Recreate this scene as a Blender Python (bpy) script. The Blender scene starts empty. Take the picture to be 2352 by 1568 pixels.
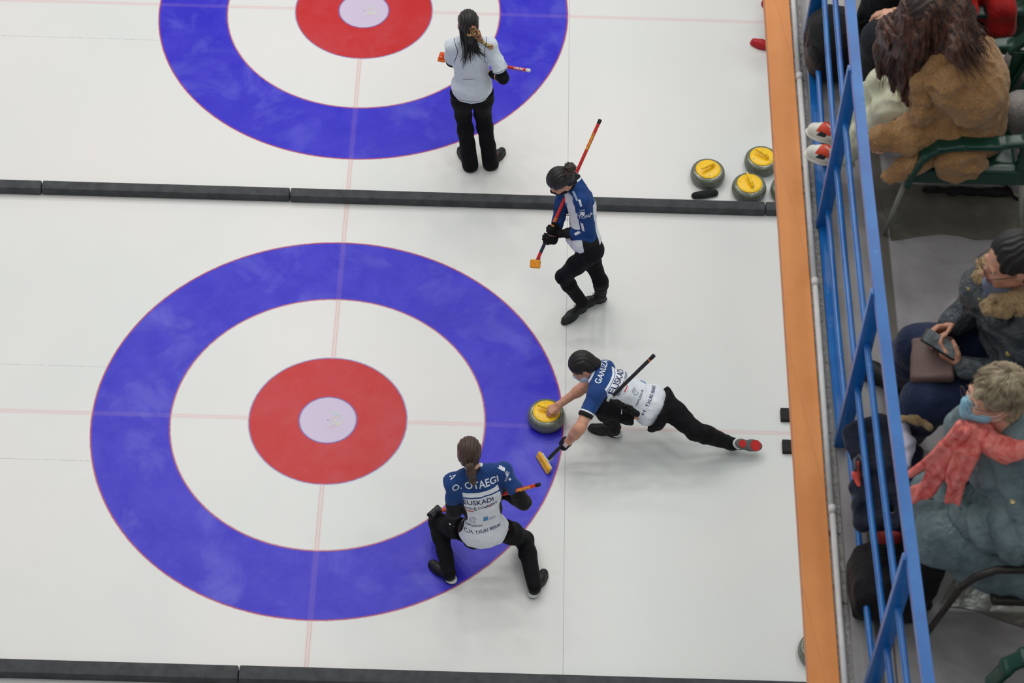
def print(*a): pass
import bpy, bmesh, math, random
import numpy as np
from mathutils import Vector, Matrix, Euler
from mathutils.bvhtree import BVHTree
random.seed(5)
RNG = np.random.default_rng(11)
C = bpy.context.scene.collection
SC = bpy.context.scene
# ------------------------------------------------------------------ camera
FPX = 5495.8
CAM = np.array([1.38272, -11.16389, 14.83138])
EUL = (0.679999, -0.0194816, 0.0218618)
cd = bpy.data.cameras.new('camera'); cam = bpy.data.objects.new('camera', cd); C.objects.link(cam)
cd.sensor_width = 36; cd.sensor_fit = 'HORIZONTAL'; cd.lens = FPX * 36 / 2352
cam.location = CAM; cam.rotation_euler = EUL
cd.clip_start = .5; cd.clip_end = 200
cd.dof.use_dof = True; cd.dof.focus_distance = 18.4; cd.dof.aperture_fstop = 6.3
SC.camera = cam
RM = np.array(Euler(EUL, 'XYZ').to_matrix())

def A(*v): return np.array(v, float)
def ray(x, y):
    d = RM @ A((x - 1176) / FPX, (784 - y) / FPX, -1); return d
def at(x, y, z):
    """the point of the place at height z seen at photo position x, y"""
    d = ray(x, y); return CAM + d * ((z - CAM[2]) / d[2])
def pj(P):
    c = (np.asarray(P) - CAM) @ RM
    return A(1176 + FPX * c[0] / -c[2], 784 - FPX * c[1] / -c[2])
def nrm(v): v = np.asarray(v, float); return v / (np.linalg.norm(v) + 1e-12)
def ln(v): return float(np.linalg.norm(v))
def lerp(a, b, t): return np.asarray(a) * (1 - t) + np.asarray(b) * t
def ik(a, b, L1, L2, px, bias=None, name=''):
    """middle joint between a and b whose place in the photo is nearest px"""
    a = np.asarray(a); b = np.asarray(b); d = ln(b - a); w = nrm(b - a)
    if d > (L1 + L2) * .995:
        s = d / ((L1 + L2) * .995); L1 *= s; L2 *= s
        if s > 1.04: print('STRETCH', name, round(s, 3))
    x = (L1 * L1 - L2 * L2 + d * d) / (2 * d); h = math.sqrt(max(L1 * L1 - x * x, 1e-8))
    u = nrm(np.cross(w, [0.3, .5, .81])); v = np.cross(w, u)
    best = None
    for k in range(72):
        t = k * math.pi / 36; p = a + w * x + (u * math.cos(t) + v * math.sin(t)) * h
        e = ln(pj(p) - A(*px))
        if bias is not None: e -= 40 * float(np.dot(p - a - w * x, bias)) / h
        if best is None or e < best[0]: best = (e, p)
    if ln(pj(best[1]) - A(*px)) > 18: print('IK', name, pj(best[1]).round(), px)
    return best[1]

# ------------------------------------------------------------------ shader helper
def lin(c):
    return tuple((x / 255 / 12.92 if x / 255 <= .04045 else ((x / 255 + .055) / 1.055) ** 2.4) for x in c)
class S:
    def __init__(s, nt, sock): s.nt = nt; s.k = sock
    def _m(s, op, *o, clamp=False):
        n = s.nt.nodes.new('ShaderNodeMath'); n.operation = op; n.use_clamp = clamp
        for i, v in enumerate((s,) + o):
            if isinstance(v, S): s.nt.links.new(v.k, n.inputs[i])
            else: n.inputs[i].default_value = v
        return S(s.nt, n.outputs[0])
    def __add__(s, o): return s._m('ADD', o)
    def __radd__(s, o): return s._m('ADD', o)
    def __sub__(s, o): return s._m('SUBTRACT', o)
    def __rsub__(s, o): return (s * -1) + o
    def __mul__(s, o): return s._m('MULTIPLY', o)
    def __rmul__(s, o): return s._m('MULTIPLY', o)
    def __truediv__(s, o): return s._m('DIVIDE', o)
    def abs(s): return s._m('ABSOLUTE')
    def gt(s, o): return s._m('GREATER_THAN', o)
    def lt(s, o): return s._m('LESS_THAN', o)
    def mx(s, o): return s._m('MAXIMUM', o)
    def mn(s, o): return s._m('MINIMUM', o)
    def sqrt(s): return s._m('SQRT')
    def cl(s): return s._m('ADD', 0.0, clamp=True)
    def fr(s): return s._m('FRACT')
    def band(s, a, b, w=.002):
        return (((s - a) / w + .5).cl()) * (((b - s) / w + .5).cl() if not isinstance(b, S) else ((b - s) / w + .5).cl())
    def step(s, a, w=.002): return ((s - a) / w + .5).cl()
class M:
    def __init__(s, name, rough=.7, spec=.35):
        s.m = bpy.data.materials.new(name); s.m.use_nodes = True; s.nt = s.m.node_tree
        s.b = s.nt.nodes['Principled BSDF']; s.b.inputs['Roughness'].default_value = rough
        s.b.inputs['Specular IOR Level'].default_value = spec
    def new(s, t): return s.nt.nodes.new(t)
    def link(s, a, b): s.nt.links.new(a, b)
    def obj(s):
        if not hasattr(s, 'tc'): s.tc = s.new('ShaderNodeTexCoord')
        return s.tc.outputs['Object']
    def xyz(s, sock=None):
        n = s.new('ShaderNodeSeparateXYZ'); s.link(sock or s.obj(), n.inputs[0])
        return [S(s.nt, o) for o in n.outputs]
    def attr(s, name, vec=True):
        n = s.new('ShaderNodeAttribute'); n.attribute_name = name
        return s.xyz(n.outputs['Vector']) if vec else S(s.nt, n.outputs['Fac'])
    def noise(s, scale, detail=3, rough=.55, dist=0, stretch=None, out='Fac'):
        n = s.new('ShaderNodeTexNoise'); n.inputs['Scale'].default_value = scale
        n.inputs['Detail'].default_value = detail; n.inputs['Roughness'].default_value = rough
        n.inputs['Distortion'].default_value = dist
        if stretch:
            mp = s.new('ShaderNodeMapping'); mp.inputs['Scale'].default_value = stretch
            s.link(s.obj(), mp.inputs[0]); s.link(mp.outputs[0], n.inputs[0])
        else: s.link(s.obj(), n.inputs[0])
        return S(s.nt, n.outputs[out])
    def mix(s, f, a, b):
        n = s.new('ShaderNodeMix'); n.data_type = 'RGBA'
        for i, v in ((0, f), (6, a), (7, b)):
            if isinstance(v, S): s.link(v.k, n.inputs[i])
            elif isinstance(v, tuple): n.inputs[i].default_value = (*v[:3], 1)
            else: n.inputs[i].default_value = v
        return S(s.nt, n.outputs[2])
    def col(s, c):
        if isinstance(c, S): s.link(c.k, s.b.inputs['Base Color'])
        else: s.b.inputs['Base Color'].default_value = (*c[:3], 1)
        return s
    def bump(s, h, strength=.4, dist=.01):
        n = s.new('ShaderNodeBump'); n.inputs['Strength'].default_value = strength; n.inputs['Distance'].default_value = dist
        s.link(h.k, n.inputs['Height']); s.link(n.outputs[0], s.b.inputs['Normal']); return s
    def ramp(s, f, a, b): return ((f - a) / (b - a)).cl()
    def inp(s, name, v):
        if isinstance(v, S): s.link(v.k, s.b.inputs[name])
        else: s.b.inputs[name].default_value = v
        return s
def simple(name, rgb, rough=.6, spec=.35, var=.12, nscale=14, bump=0, bscale=60, metal=0, sheen=0, bdist=.004, stretch=None):
    m = M(name, rough, spec); c = lin(rgb)
    n = m.noise(nscale, 3, stretch=stretch)
    m.col(m.mix(m.ramp(n, .3, .7), tuple(x * (1 - var) for x in c), tuple(min(1, x * (1 + var)) for x in c)))
    if bump: m.bump(m.noise(bscale, 3, stretch=stretch), bump, bdist)
    if metal: m.inp('Metallic', metal)
    if sheen: m.inp('Sheen Weight', sheen)
    return m.m
def cloth(name, rgb, rough=.85, fold=.5, var=.15, sheen=.15, fs=9, fine=260, spec=.2):
    m = M(name, rough, spec); c = lin(rgb)
    n = m.noise(11, 3)
    m.col(m.mix(m.ramp(n, .3, .7), tuple(x * (1 - var) for x in c), tuple(min(1, x * (1 + var)) for x in c)))
    f = m.noise(fs, 3, .5, 1.6) + m.noise(fine, 2) * .05
    m.bump(f, fold, .03); m.inp('Sheen Weight', sheen)
    return m.m

# ------------------------------------------------------------------ object helpers
def tag(o, label=None, cat=None, group=None, kind=None):
    if label: o['label'] = label
    if cat: o['category'] = cat
    if group: o['group'] = group
    if kind: o['kind'] = kind
    return o
def empty(name, loc=(0, 0, 0), label=None, cat=None, group=None):
    o = bpy.data.objects.new(name, None); o.location = tuple(loc); o.empty_display_size = .1
    C.objects.link(o); return tag(o, label, cat, group)
def setparent(o, parent):
    if parent is not None:
        o.parent = parent
        o.matrix_parent_inverse = Matrix.Translation(-wloc(parent))
def wloc(p):
    v = Vector(p.location)
    q = p
    while q.parent is not None:
        q = q.parent
    return v if q is p else Vector((0, 0, 0)) + Vector(p.get('_w', (0, 0, 0)))
def mkobj(name, V, F, m=None, parent=None, smooth=True, attrs=None, label=None):
    """V are world points; the mesh is stored relative to the root's place"""
    V = np.asarray(V, float)
    root = parent
    while root is not None and root.parent is not None: root = root.parent
    off = np.array(root.location) if root is not None else np.zeros(3)
    me = bpy.data.meshes.new(name)
    if isinstance(F, np.ndarray):
        n = len(F); k = F.shape[1]
        me.vertices.add(len(V)); me.vertices.foreach_set('co', (V - off).astype(np.float32).ravel())
        me.loops.add(n * k); me.loops.foreach_set('vertex_index', F.astype(np.int32).ravel())
        me.polygons.add(n); me.polygons.foreach_set('loop_start', np.arange(0, n * k, k, dtype=np.int32))
        me.polygons.foreach_set('loop_total', np.full(n, k, dtype=np.int32)); me.update(calc_edges=True)
    else:
        me.from_pydata([tuple(v) for v in (V - off)], [], F); me.update()
    if smooth: me.polygons.foreach_set('use_smooth', [True] * len(me.polygons))
    if attrs:
        for kname, arr in attrs.items():
            at_ = me.attributes.new(kname, 'FLOAT_VECTOR', 'POINT'); at_.data.foreach_set('vector', arr.astype(np.float32).ravel())
    if m is not None: me.materials.append(m)
    me.validate()
    o = bpy.data.objects.new(name, me); C.objects.link(o)
    if parent is not None:
        o.parent = parent          # every parent has no rotation; parts sit at the root's origin
    if label: o['label'] = label
    return o
class MB:
    """collects simple solids into one mesh"""
    def __init__(s): s.V = []; s.F = []
    def add(s, V, F):
        n = len(s.V); s.V += [tuple(v) for v in V]; s.F += [tuple(i + n for i in f) for f in F]; return s
    def box(s, c, h, fr=None, bev=0):
        c = A(*c); fr = np.eye(3) if fr is None else np.array([nrm(f) for f in fr])
        if bev:
            bm = bmesh.new(); bmesh.ops.create_cube(bm, size=2)
            for v in bm.verts: v.co = Vector((v.co.x * h[0], v.co.y * h[1], v.co.z * h[2]))
            bmesh.ops.bevel(bm, geom=list(bm.edges), offset=bev, segments=2, affect='EDGES', profile=.5)
            V = [c + fr[0] * v.co.x + fr[1] * v.co.y + fr[2] * v.co.z for v in bm.verts]
            F = [[v.index for v in f.verts] for f in bm.faces]; bm.free(); return s.add(V, F)
        V = [c + fr[0] * h[0] * a + fr[1] * h[1] * b + fr[2] * h[2] * d for d in (-1, 1) for b in (-1, 1) for a in (-1, 1)]
        return s.add(V, [(0, 2, 3, 1), (4, 5, 7, 6), (0, 1, 5, 4), (2, 6, 7, 3), (0, 4, 6, 2), (1, 3, 7, 5)])
    def tube(s, pts, r, n=12, caps=True):
        pts = [np.asarray(p, float) for p in pts]
        rr = r if hasattr(r, '__len__') else [r] * len(pts)
        V = []; u = None
        for i, p in enumerate(pts):
            t = nrm(pts[min(i + 1, len(pts) - 1)] - pts[max(i - 1, 0)])
            if u is None: u = nrm(np.cross(t, [0.1, .2, 1] if abs(t[2]) < .9 else [1, 0, 0]))
            u = nrm(u - t * np.dot(u, t)); v = np.cross(t, u)
            for k in range(n):
                a = 2 * math.pi * k / n; V.append(p + (u * math.cos(a) + v * math.sin(a)) * rr[i])
        F = []
        for i in range(len(pts) - 1):
            for k in range(n):
                a = i * n + k; b = i * n + (k + 1) % n; F.append((a, b, b + n, a + n))
        if caps: F.append(tuple(range(n))[::-1]); F.append(tuple(range((len(pts) - 1) * n, len(pts) * n)))
        return s.add(V, F)
    def lathe(s, prof, c, n=48, up=(0, 0, 1)):
        c = A(*c); up = nrm(up); u = nrm(np.cross(up, [1, .01, 0] if abs(up[0]) < .9 else [0, 1, 0])); v = np.cross(up, u)
        V = []; F = []
        for (r, z) in prof:
            for k in range(n):
                a = 2 * math.pi * k / n; V.append(c + up * z + (u * math.cos(a) + v * math.sin(a)) * r)
        m = len(prof)
        for i in range(m - 1):
            for k in range(n):
                a = i * n + k; b = i * n + (k + 1) % n; F.append((a, b, b + n, a + n))
        F.append(tuple(range(n))[::-1]); F.append(tuple(range((m - 1) * n, m * n)))
        return s.add(V, F)
    def build(s, name, m, parent=None, smooth=False, label=None):
        o = mkobj(name, s.V, s.F, m, parent, smooth, label=label)
        bm = bmesh.new(); bm.from_mesh(o.data); bmesh.ops.recalc_face_normals(bm, faces=bm.faces); bm.to_mesh(o.data); bm.free()
        if smooth:
            try:
                o.data.shade_smooth()
                for e in o.data.edges: pass
            except Exception: pass
        return o
def auto(o, ang=40):
    """smooth with sharp edges kept"""
    bm = bmesh.new(); bm.from_mesh(o.data)
    for e in bm.edges:
        if len(e.link_faces) == 2 and e.calc_face_angle(0) > math.radians(ang): e.smooth = False
    for f in bm.faces: f.smooth = True
    bm.to_mesh(o.data); bm.free(); return o

# ------------------------------------------------------------------ signed-distance modelling: one continuous skin out of tapered limbs
_H = np.random.default_rng(3).random((32, 32, 32)).astype(np.float32)
def vnoise(P, sc, seed=0):
    Q = P * sc + seed * 7.31; I = np.floor(Q).astype(int); f = Q - I; f = f * f * (3 - 2 * f); I &= 31; J = (I + 1) & 31
    x0, y0, z0 = I[..., 0], I[..., 1], I[..., 2]; x1, y1, z1 = J[..., 0], J[..., 1], J[..., 2]; fx, fy, fz = f[..., 0], f[..., 1], f[..., 2]
    c = lambda a, b, d: _H[a, b, d]
    return (((c(x0, y0, z0) * (1 - fx) + c(x1, y0, z0) * fx) * (1 - fy) + (c(x0, y1, z0) * (1 - fx) + c(x1, y1, z0) * fx) * fy) * (1 - fz) +
            ((c(x0, y0, z1) * (1 - fx) + c(x1, y0, z1) * fx) * (1 - fy) + (c(x0, y1, z1) * (1 - fx) + c(x1, y1, z1) * fx) * fy) * fz) - .5
class Vol:
    def __init__(s, vox=.008, k=.03): s.p = []; s.vox = vox; s.k = k; s.disp = []; s.cuts = []
    def cap(s, a, b, ra, rb=None, k=None):
        rb = ra if rb is None else rb; a = np.asarray(a, float); b = np.asarray(b, float)
        s.p.append(('c', a, b, ra, rb, k, np.minimum(a - ra, b - rb), np.maximum(a + ra, b + rb))); return s
    def chain(s, pts, rs, k=None):
        for i in range(len(pts) - 1): s.cap(pts[i], pts[i + 1], rs[i], rs[i + 1], k)
        return s
    def ell(s, c, r, fr=None, k=None):
        c = np.asarray(c, float); fr = np.eye(3) if fr is None else np.array([nrm(q) for q in fr]); R_ = max(r)
        s.p.append(('e', c, A(*r), fr, None, k, c - R_, c + R_)); return s
    def box(s, c, h, fr=None, rnd=.01, k=None):
        c = np.asarray(c, float); fr = np.eye(3) if fr is None else np.array([nrm(q) for q in fr]); R_ = ln(h)
        s.p.append(('b', c, A(*h), fr, rnd, k, c - R_, c + R_)); return s
    def hole(s, c, r, fr=None, k=.01, half=None):
        c = np.asarray(c, float); fr = np.eye(3) if fr is None else np.array([nrm(q) for q in fr])
        s.p.append(('h', c, A(*r), fr, half, k, c - max(r), c + max(r))); return s
    def plane(s, pt, n):   # removes everything on the side n points to
        s.cuts.append((np.asarray(pt, float), nrm(n))); return s
    @staticmethod
    def dist(q, P):
        if q[0] == 'c':
            a, b, ra, rb = q[1:5]; ab = b - a; t = np.clip(((P - a) @ ab) / (ab @ ab + 1e-12), 0, 1)
            return np.linalg.norm(P - a - t[..., None] * ab, axis=-1) - (ra + (rb - ra) * t)
        if q[0] in 'eh':
            L = (P - q[1]) @ q[3].T; k0 = np.linalg.norm(L / q[2], axis=-1); k1 = np.linalg.norm(L / q[2] ** 2, axis=-1)
            return k0 * (k0 - 1) / (k1 + 1e-9)
        L = np.abs((P - q[1]) @ q[3].T) - (q[2] - q[4])
        return np.linalg.norm(np.maximum(L, 0), axis=-1) + np.minimum(L.max(-1), 0) - q[4]
    def mesh(s):
        v = s.vox
        lo = np.min([q[6] for q in s.p if q[0] != 'h'], 0) - .05; hi = np.max([q[7] for q in s.p if q[0] != 'h'], 0) + .05
        n = np.ceil((hi - lo) / v).astype(int) + 1
        D = np.full(n, .15, np.float32)
        ax = [lo[i] + np.arange(n[i]) * v for i in range(3)]
        for q in s.p:
            k = s.k if q[5] is None else q[5]; pad = .03 + k
            i0 = np.maximum(((q[6] - pad - lo) / v).astype(int), 0); i1 = np.minimum(((q[7] + pad - lo) / v).astype(int) + 2, n)
            if (i1 <= i0).any(): continue
            P = np.stack(np.meshgrid(*[ax[i][i0[i]:i1[i]] for i in range(3)], indexing='ij'), -1)
            d = s.dist(q, P); sl = tuple(slice(i0[i], i1[i]) for i in range(3)); E = D[sl]
            if q[0] == 'h':
                if q[4] is not None: d = np.maximum(d, (q[4][0] - P) @ q[4][1])
                d = -d; h = np.clip(.5 - .5 * (d - E) / k, 0, 1) if 0 else np.maximum(k - np.abs(E - d), 0) / k
                D[sl] = np.maximum(E, d) + h * h * k * .25
            else:
                h = np.maximum(k - np.abs(E - d), 0) / k
                D[sl] = np.minimum(E, d) - h * h * k * .25
        if s.disp:
            idx = np.argwhere(np.abs(D) < .035); P = lo + idx * v; off = np.zeros(len(P))
            for f in s.disp: off += f(P)
            D[idx[:, 0], idx[:, 1], idx[:, 2]] += off.astype(np.float32)
        for (pt, nn) in s.cuts:
            sd = ((ax[0] - pt[0]) * nn[0])[:, None, None] + ((ax[1] - pt[1]) * nn[1])[None, :, None] + ((ax[2] - pt[2]) * nn[2])[None, None, :]
            D = np.maximum(D, sd)
        ins = D < 0
        c = [(i, j, k) for i in (0, 1) for j in (0, 1) for k in (0, 1)]
        sh = n - 1
        cnt = np.zeros(sh, np.uint8)
        for (i, j, k) in c: cnt += ins[i:i + sh[0], j:j + sh[1], k:k + sh[2]]
        act = (cnt > 0) & (cnt < 8); idx = np.argwhere(act)
        vid = np.full(sh, -1, np.int64); vid[act] = np.arange(len(idx))
        val = np.stack([D[idx[:, 0] + i, idx[:, 1] + j, idx[:, 2] + k] for (i, j, k) in c], 1)
        acc = np.zeros((len(idx), 3)); w = np.zeros(len(idx)); ca = np.array(c, float)
        for a in range(8):
            for b in range(a + 1, 8):
                if abs(ca[a] - ca[b]).sum() == 1:
                    m = (val[:, a] < 0) != (val[:, b] < 0); t = val[:, a] / (val[:, a] - val[:, b] + 1e-20)
                    p = ca[a] + np.clip(t, 0, 1)[:, None] * (ca[b] - ca[a]); acc += np.where(m[:, None], p, 0); w += m
        V = lo + (idx + acc / w[:, None]) * v
        F = []
        for axn in range(3):
            a1, a2 = (axn + 1) % 3, (axn + 2) % 3
            s0 = [slice(1, -1)] * 3; s0[axn] = slice(0, -1); s1 = list(s0); s1[axn] = slice(1, None)
            A0 = ins[tuple(s0)]; A1 = ins[tuple(s1)]; ch = np.argwhere(A0 != A1)
            flip = A0[ch[:, 0], ch[:, 1], ch[:, 2]]
            e = ch.copy(); e[:, a1] += 1; e[:, a2] += 1
            def cell(d1, d2):
                q = e.copy(); q[:, a1] -= d1; q[:, a2] -= d2; return vid[q[:, 0], q[:, 1], q[:, 2]]
            Q = np.stack([cell(1, 1), cell(0, 1), cell(0, 0), cell(1, 0)], 1)
            Q[~flip] = Q[~flip][:, ::-1]; F.append(Q)
        F = np.concatenate(F); F = F[(F >= 0).all(1)]
        # light smoothing
        return V, F
    def build(s, name, m, parent=None, attrs=None, label=None):
        V, F = s.mesh()
        return mkobj(name, V, F, m, parent, True, attrs(V) if attrs else None, label)
def folds(amp, sc, stretch=(1, 1, 1), seed=0):
    st = A(*stretch)
    return lambda P: amp * 2 * (np.abs(vnoise(P * st, sc, seed)) * 2 - .45)
def lumps(amp, sc, seed=0): return lambda P: amp * 2 * vnoise(P, sc, seed)

# strands of hair
def strands(name, guides, n, m, parent, rad=.004, spread=.02, sides=5, tip=.25, seg=14, wave=.0, rng=None, label=None):
    """guides: list of polylines; each strand follows a mix of two neighbouring guides"""
    rng = rng or RNG; mb = MB()
    G = []
    for g in guides:
        g = np.array(g, float); L = np.r_[0, np.cumsum(np.linalg.norm(np.diff(g, axis=0), axis=1))]; L /= L[-1]
        T = np.linspace(0, 1, seg); Pm = np.stack([np.interp(T, L, g[:, i]) for i in range(3)], 1)
        for _ in range(3): Pm[1:-1] = (Pm[:-2] + 2 * Pm[1:-1] + Pm[2:]) / 4
        G.append(Pm)
    T = np.linspace(0, 1, seg)
    for i in range(n):
        x = rng.random() * (len(G) - 1) if len(G) > 1 else 0; a = int(x); b = min(a + 1, len(G) - 1); f = x - a
        P = G[a] * (1 - f) + G[b] * f
        o = rng.normal(size=3) * spread; o2 = rng.normal(size=3) * spread * .8
        P = P + o * (0.5 + .5 * T[:, None]) + o2 * (T[:, None] ** 2)
        if wave: P = P + np.stack([np.sin(T * 9 + rng.random() * 6) for _ in range(3)], 1) * wave * T[:, None]
        cut = rng.uniform(.75, 1); k = max(4, int(seg * cut))
        r = rad * rng.uniform(.7, 1.3)
        mb.tube(P[:k], [r * (1 - (1 - tip) * (j / (k - 1)) ** 1.5) for j in range(k)], sides)
    return mb.build(name, m, parent, True, label=label)
# ------------------------------------------------------------------ printed lettering laid onto a surface
def bvh_of(o, root):
    off = np.array(root.location); me = o.data
    V = [Vector(v.co) + Vector(off) for v in me.vertices]
    return BVHTree.FromPolygons(V, [tuple(p.vertices) for p in me.polygons])
def flat_mesh(kind, arg, bold=0.0, res=4):
    """flat outline in x,y: a text or a polygon; returns verts, tris finely divided"""
    if kind == 'text':
        cu = bpy.data.curves.new('tmp', 'FONT'); cu.body = arg; cu.align_x = 'CENTER'; cu.align_y = 'CENTER'
        cu.resolution_u = res; cu.offset = bold
        o = bpy.data.objects.new('tmp', cu); C.objects.link(o)
        dg = bpy.context.evaluated_depsgraph_get(); ev = o.evaluated_get(dg); me = bpy.data.meshes.new_from_object(ev)
        bm = bmesh.new(); bm.from_mesh(me); bpy.data.objects.remove(o); bpy.data.curves.remove(cu); bpy.data.meshes.remove(me)
    else:
        bm = bmesh.new(); vs = [bm.verts.new((x, y, 0)) for x, y in arg]; bm.faces.new(vs)
    return bm
def decal(name, bms, target_bvh, origin, ex, ey, size, m, parent, lift=.0015, maxe=.02, label=None):
    """bms: list of (bmesh, scale, dx, dy, rot) in units of metres after scale; origin on or above the surface"""
    ex = nrm(ex); ey = nrm(ey - ex * np.dot(ex, ey)); n = np.cross(ex, ey)
    V = []; F = []
    for (bm, sc, dx, dy, rot) in bms:
        bm = bm.copy()
        for v in bm.verts:
            x, y = v.co.x * sc, v.co.y * sc; c, s_ = math.cos(rot), math.sin(rot); v.co = Vector((x * c - y * s_ + dx, x * s_ + y * c + dy, 0))
        bmesh.ops.triangulate(bm, faces=bm.faces)
        for _ in range(4):
            es = [e for e in bm.edges if e.calc_length() > maxe]
            if not es: break
            bmesh.ops.subdivide_edges(bm, edges=es, cuts=1); bmesh.ops.triangulate(bm, faces=bm.faces)
        k = len(V); ok = {}
        bm.verts.ensure_lookup_table()
        for v in bm.verts:
            p = origin + ex * v.co.x + ey * v.co.y
            st = Vector(p + n * .25)
            loc, nn, _, _ = target_bvh.ray_cast(st, Vector(-n), .6)
            if loc is None: ok[v.index] = False; V.append(tuple(p)); continue
            ok[v.index] = True; V.append(tuple(np.array(loc) + n * lift))
        for f in bm.faces:
            ids = [v.index for v in f.verts]
            if all(ok[i] for i in ids) and max((Vector(V[k + ids[0]]) - Vector(V[k + ids[1]])).length, (Vector(V[k + ids[1]]) - Vector(V[k + ids[2]])).length) < .12: F.append(tuple(k + i for i in ids))
        bm.free()
    if not F: print('EMPTY DECAL', name); return None
    return mkobj(name, np.array(V), F, m, parent, False, label=label)
def pick(bvh, px, py):
    loc, nn, _, _ = bvh.ray_cast(Vector(CAM), Vector(nrm(ray(px, py))), 60)
    if loc is None: print('PICK MISS', px, py); return None
    return np.array(loc)
def T(s, bold=.0): return flat_mesh('text', s, bold)
def RECT(w, h, sk=0): return flat_mesh('poly', [(-w / 2, -h / 2), (w / 2, -h / 2), (w / 2 + sk, h / 2), (-w / 2 + sk, h / 2)])
def RING(r0, r1, a0=0, a1=360, n=24):
    bm = bmesh.new(); q = []
    for i in range(n + 1):
        a = math.radians(a0 + (a1 - a0) * i / n); q.append((bm.verts.new((r0 * math.cos(a), r0 * math.sin(a), 0)), bm.verts.new((r1 * math.cos(a), r1 * math.sin(a), 0))))
    for i in range(n): bm.faces.new((q[i][0], q[i][1], q[i + 1][1], q[i + 1][0]))
    return bm

# ------------------------------------------------------------------ light
w = bpy.data.worlds.new('world'); SC.world = w; w.use_nodes = True
w.node_tree.nodes['Background'].inputs[0].default_value = (.97, .97, 1, 1)
w.node_tree.nodes['Background'].inputs[1].default_value = .31
SC.view_settings.view_transform = 'Standard'; SC.view_settings.look = 'None'; SC.view_settings.gamma = 1
SC.view_settings.use_curve_mapping = False; SC.view_settings.exposure = 0
for i, x in enumerate((-9, -5.2, -1.4, 2.4, 6.2)):
    for j, y in enumerate((-10, -5, 0, 5, 10, 15)):
        ld = bpy.data.lights.new('hall_lamp', 'AREA'); ld.shape = 'RECTANGLE'; ld.size = 1.5; ld.size_y = .35
        ld.energy = 104 * {-10: .22, -5: .32, 0: .70, 5: 1.40, 10: 1.75, 15: 1.9}[y]; ld.color = (1, .975, .94) if y > 2 else (.93, 1, .965)
        lo = bpy.data.objects.new('hall_lamp', ld); lo.location = (x, y + .4 * (i % 2), 17.5); C.objects.link(lo)

for j, y in enumerate((-7, -4, -1, 2, 5, 8)):      # unseen fill lights added below the gallery to brighten the ice there
    ld = bpy.data.lights.new('gallery_fill', 'AREA'); ld.shape = 'RECTANGLE'; ld.size = 1.2; ld.size_y = .3; ld.energy = 34; ld.color = (.95, 1, .98)
    lo = bpy.data.objects.new('gallery_fill', ld); lo.location = (4.6, y, 6.35); C.objects.link(lo)
# ------------------------------------------------------------------ ice
HY = 4.598
def make_ice():
    m = M('painted_ice', .32, .32); x, y, z = m.xyz()
    wob = (m.noise(26, 2) - .5) * .006 + (m.noise(120, 1) - .5) * .008
    big = m.noise(.55, 2); mid = m.noise(3.2, 4, .6, .6); fine = m.noise(150, 2, .7); speck = m.noise(300, 1, .5)
    def house(cy):
        yy = y - cy; return (x * x + yy * yy).sqrt() + wob
    r1 = house(0); r2 = house(HY); r = r1.mn(r2)
    ice = m.mix(m.ramp(big, .35, .65), lin((224, 221, 219)), lin((217, 219, 217)))
    blue = m.mix(m.ramp(mid, .38, .78), lin((30, 18, 190)), lin((56, 48, 200)))
    streak = m.noise(1.7, 4, .6, .5)
    blue = m.mix(m.ramp(streak, .52, .80) * .45, blue, lin((128, 132, 218)))
    blue = m.mix(m.ramp(speck, .60, .78) * .35, blue, lin((150, 150, 225)))
    blue = m.mix(m.ramp(fine, .5, .2) * .35, blue, lin((26, 14, 176)))
    red = m.mix(m.ramp(mid, .38, .7), lin((190, 16, 20)), lin((190, 46, 54)))
    red = m.mix(m.ramp(speck, .60, .78) * .4, red, lin((226, 150, 150)))
    red = m.mix(m.ramp(fine, .45, .2) * .4, red, lin((186, 40, 52)))
    but = lin((201, 188, 212))
    e = .004
    c = m.mix(r.step(.2238 - .006, .014), but, lin((104, 84, 160)))
    c = m.mix(r.step(.2238 + .004, .010), c, red)
    c = m.mix(r.step(.61 - .004, .010), c, lin((130, 96, 160)))
    c = m.mix(r.step(.61 + .006, .016), c, ice)
    c = m.mix(r.step(1.219 - .006, .014), c, lin((170, 80, 110)))
    c = m.mix(r.step(1.219 + .006, .012), c, blue)
    c = m.mix(r.step(1.829 - .010, .012), c, lin((168, 64, 96)))
    c = m.mix(r.step(1.829 + .002, .012), c, ice)
    # sheet lines seen through the ice
    out = r.step(.61, .01)
    solid = r.band(1.219, 1.829, .01)
    def line(v, p, wd, col, amt, soft=.004):
        nonlocal c
        f = v.band(p - wd / 2, p + wd / 2, soft)
        c = m.mix(f * amt * out * (1 - solid * .8), c, lin(col))
    dash = m.ramp(m.noise(22, 2), .3, .6)
    for cy in (0, HY, -HY):
        line(y - cy, 0, .040, (220, 176, 176), .34, .02)
        line(y - cy, -.011, .003, (190, 130, 134), .30); line(y - cy, .011, .003, (190, 130, 134), .30)
        lft = x.lt(-1.6)
        for s_ in (-1, 1):
            f = (y - cy).band(s_ * .457 - .0028, s_ * .457 + .0028, .003)
            c = m.mix(f * lft * .55 * dash * r.step(1.83, .01), c, lin((130, 140, 146)))
    line(x, 0, .040, (220, 172, 172), .36, .02)
    line(x, -.012, .003, (186, 110, 116), .55); line(x, .012, .003, (186, 110, 116), .55)
    line(x, 1.842, .005, (140, 148, 152), .62, .003)
    m.col(c)
    m.bump(m.noise(150, 2) * .35 + m.noise(9, 2) * .6, .10, .003)
    m.inp('Roughness', m.noise(6, 3) * .18 + .30)
    return m.m
ICE = make_ice()
mb = MB(); mb.box((0, 6, -.15), (14, 24, .15)); o = mb.build('floor', ICE); tag(o, 'white ice rink floor with two painted curling houses of blue, white and red rings', 'ice rink', kind='structure')
floor = o
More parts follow.
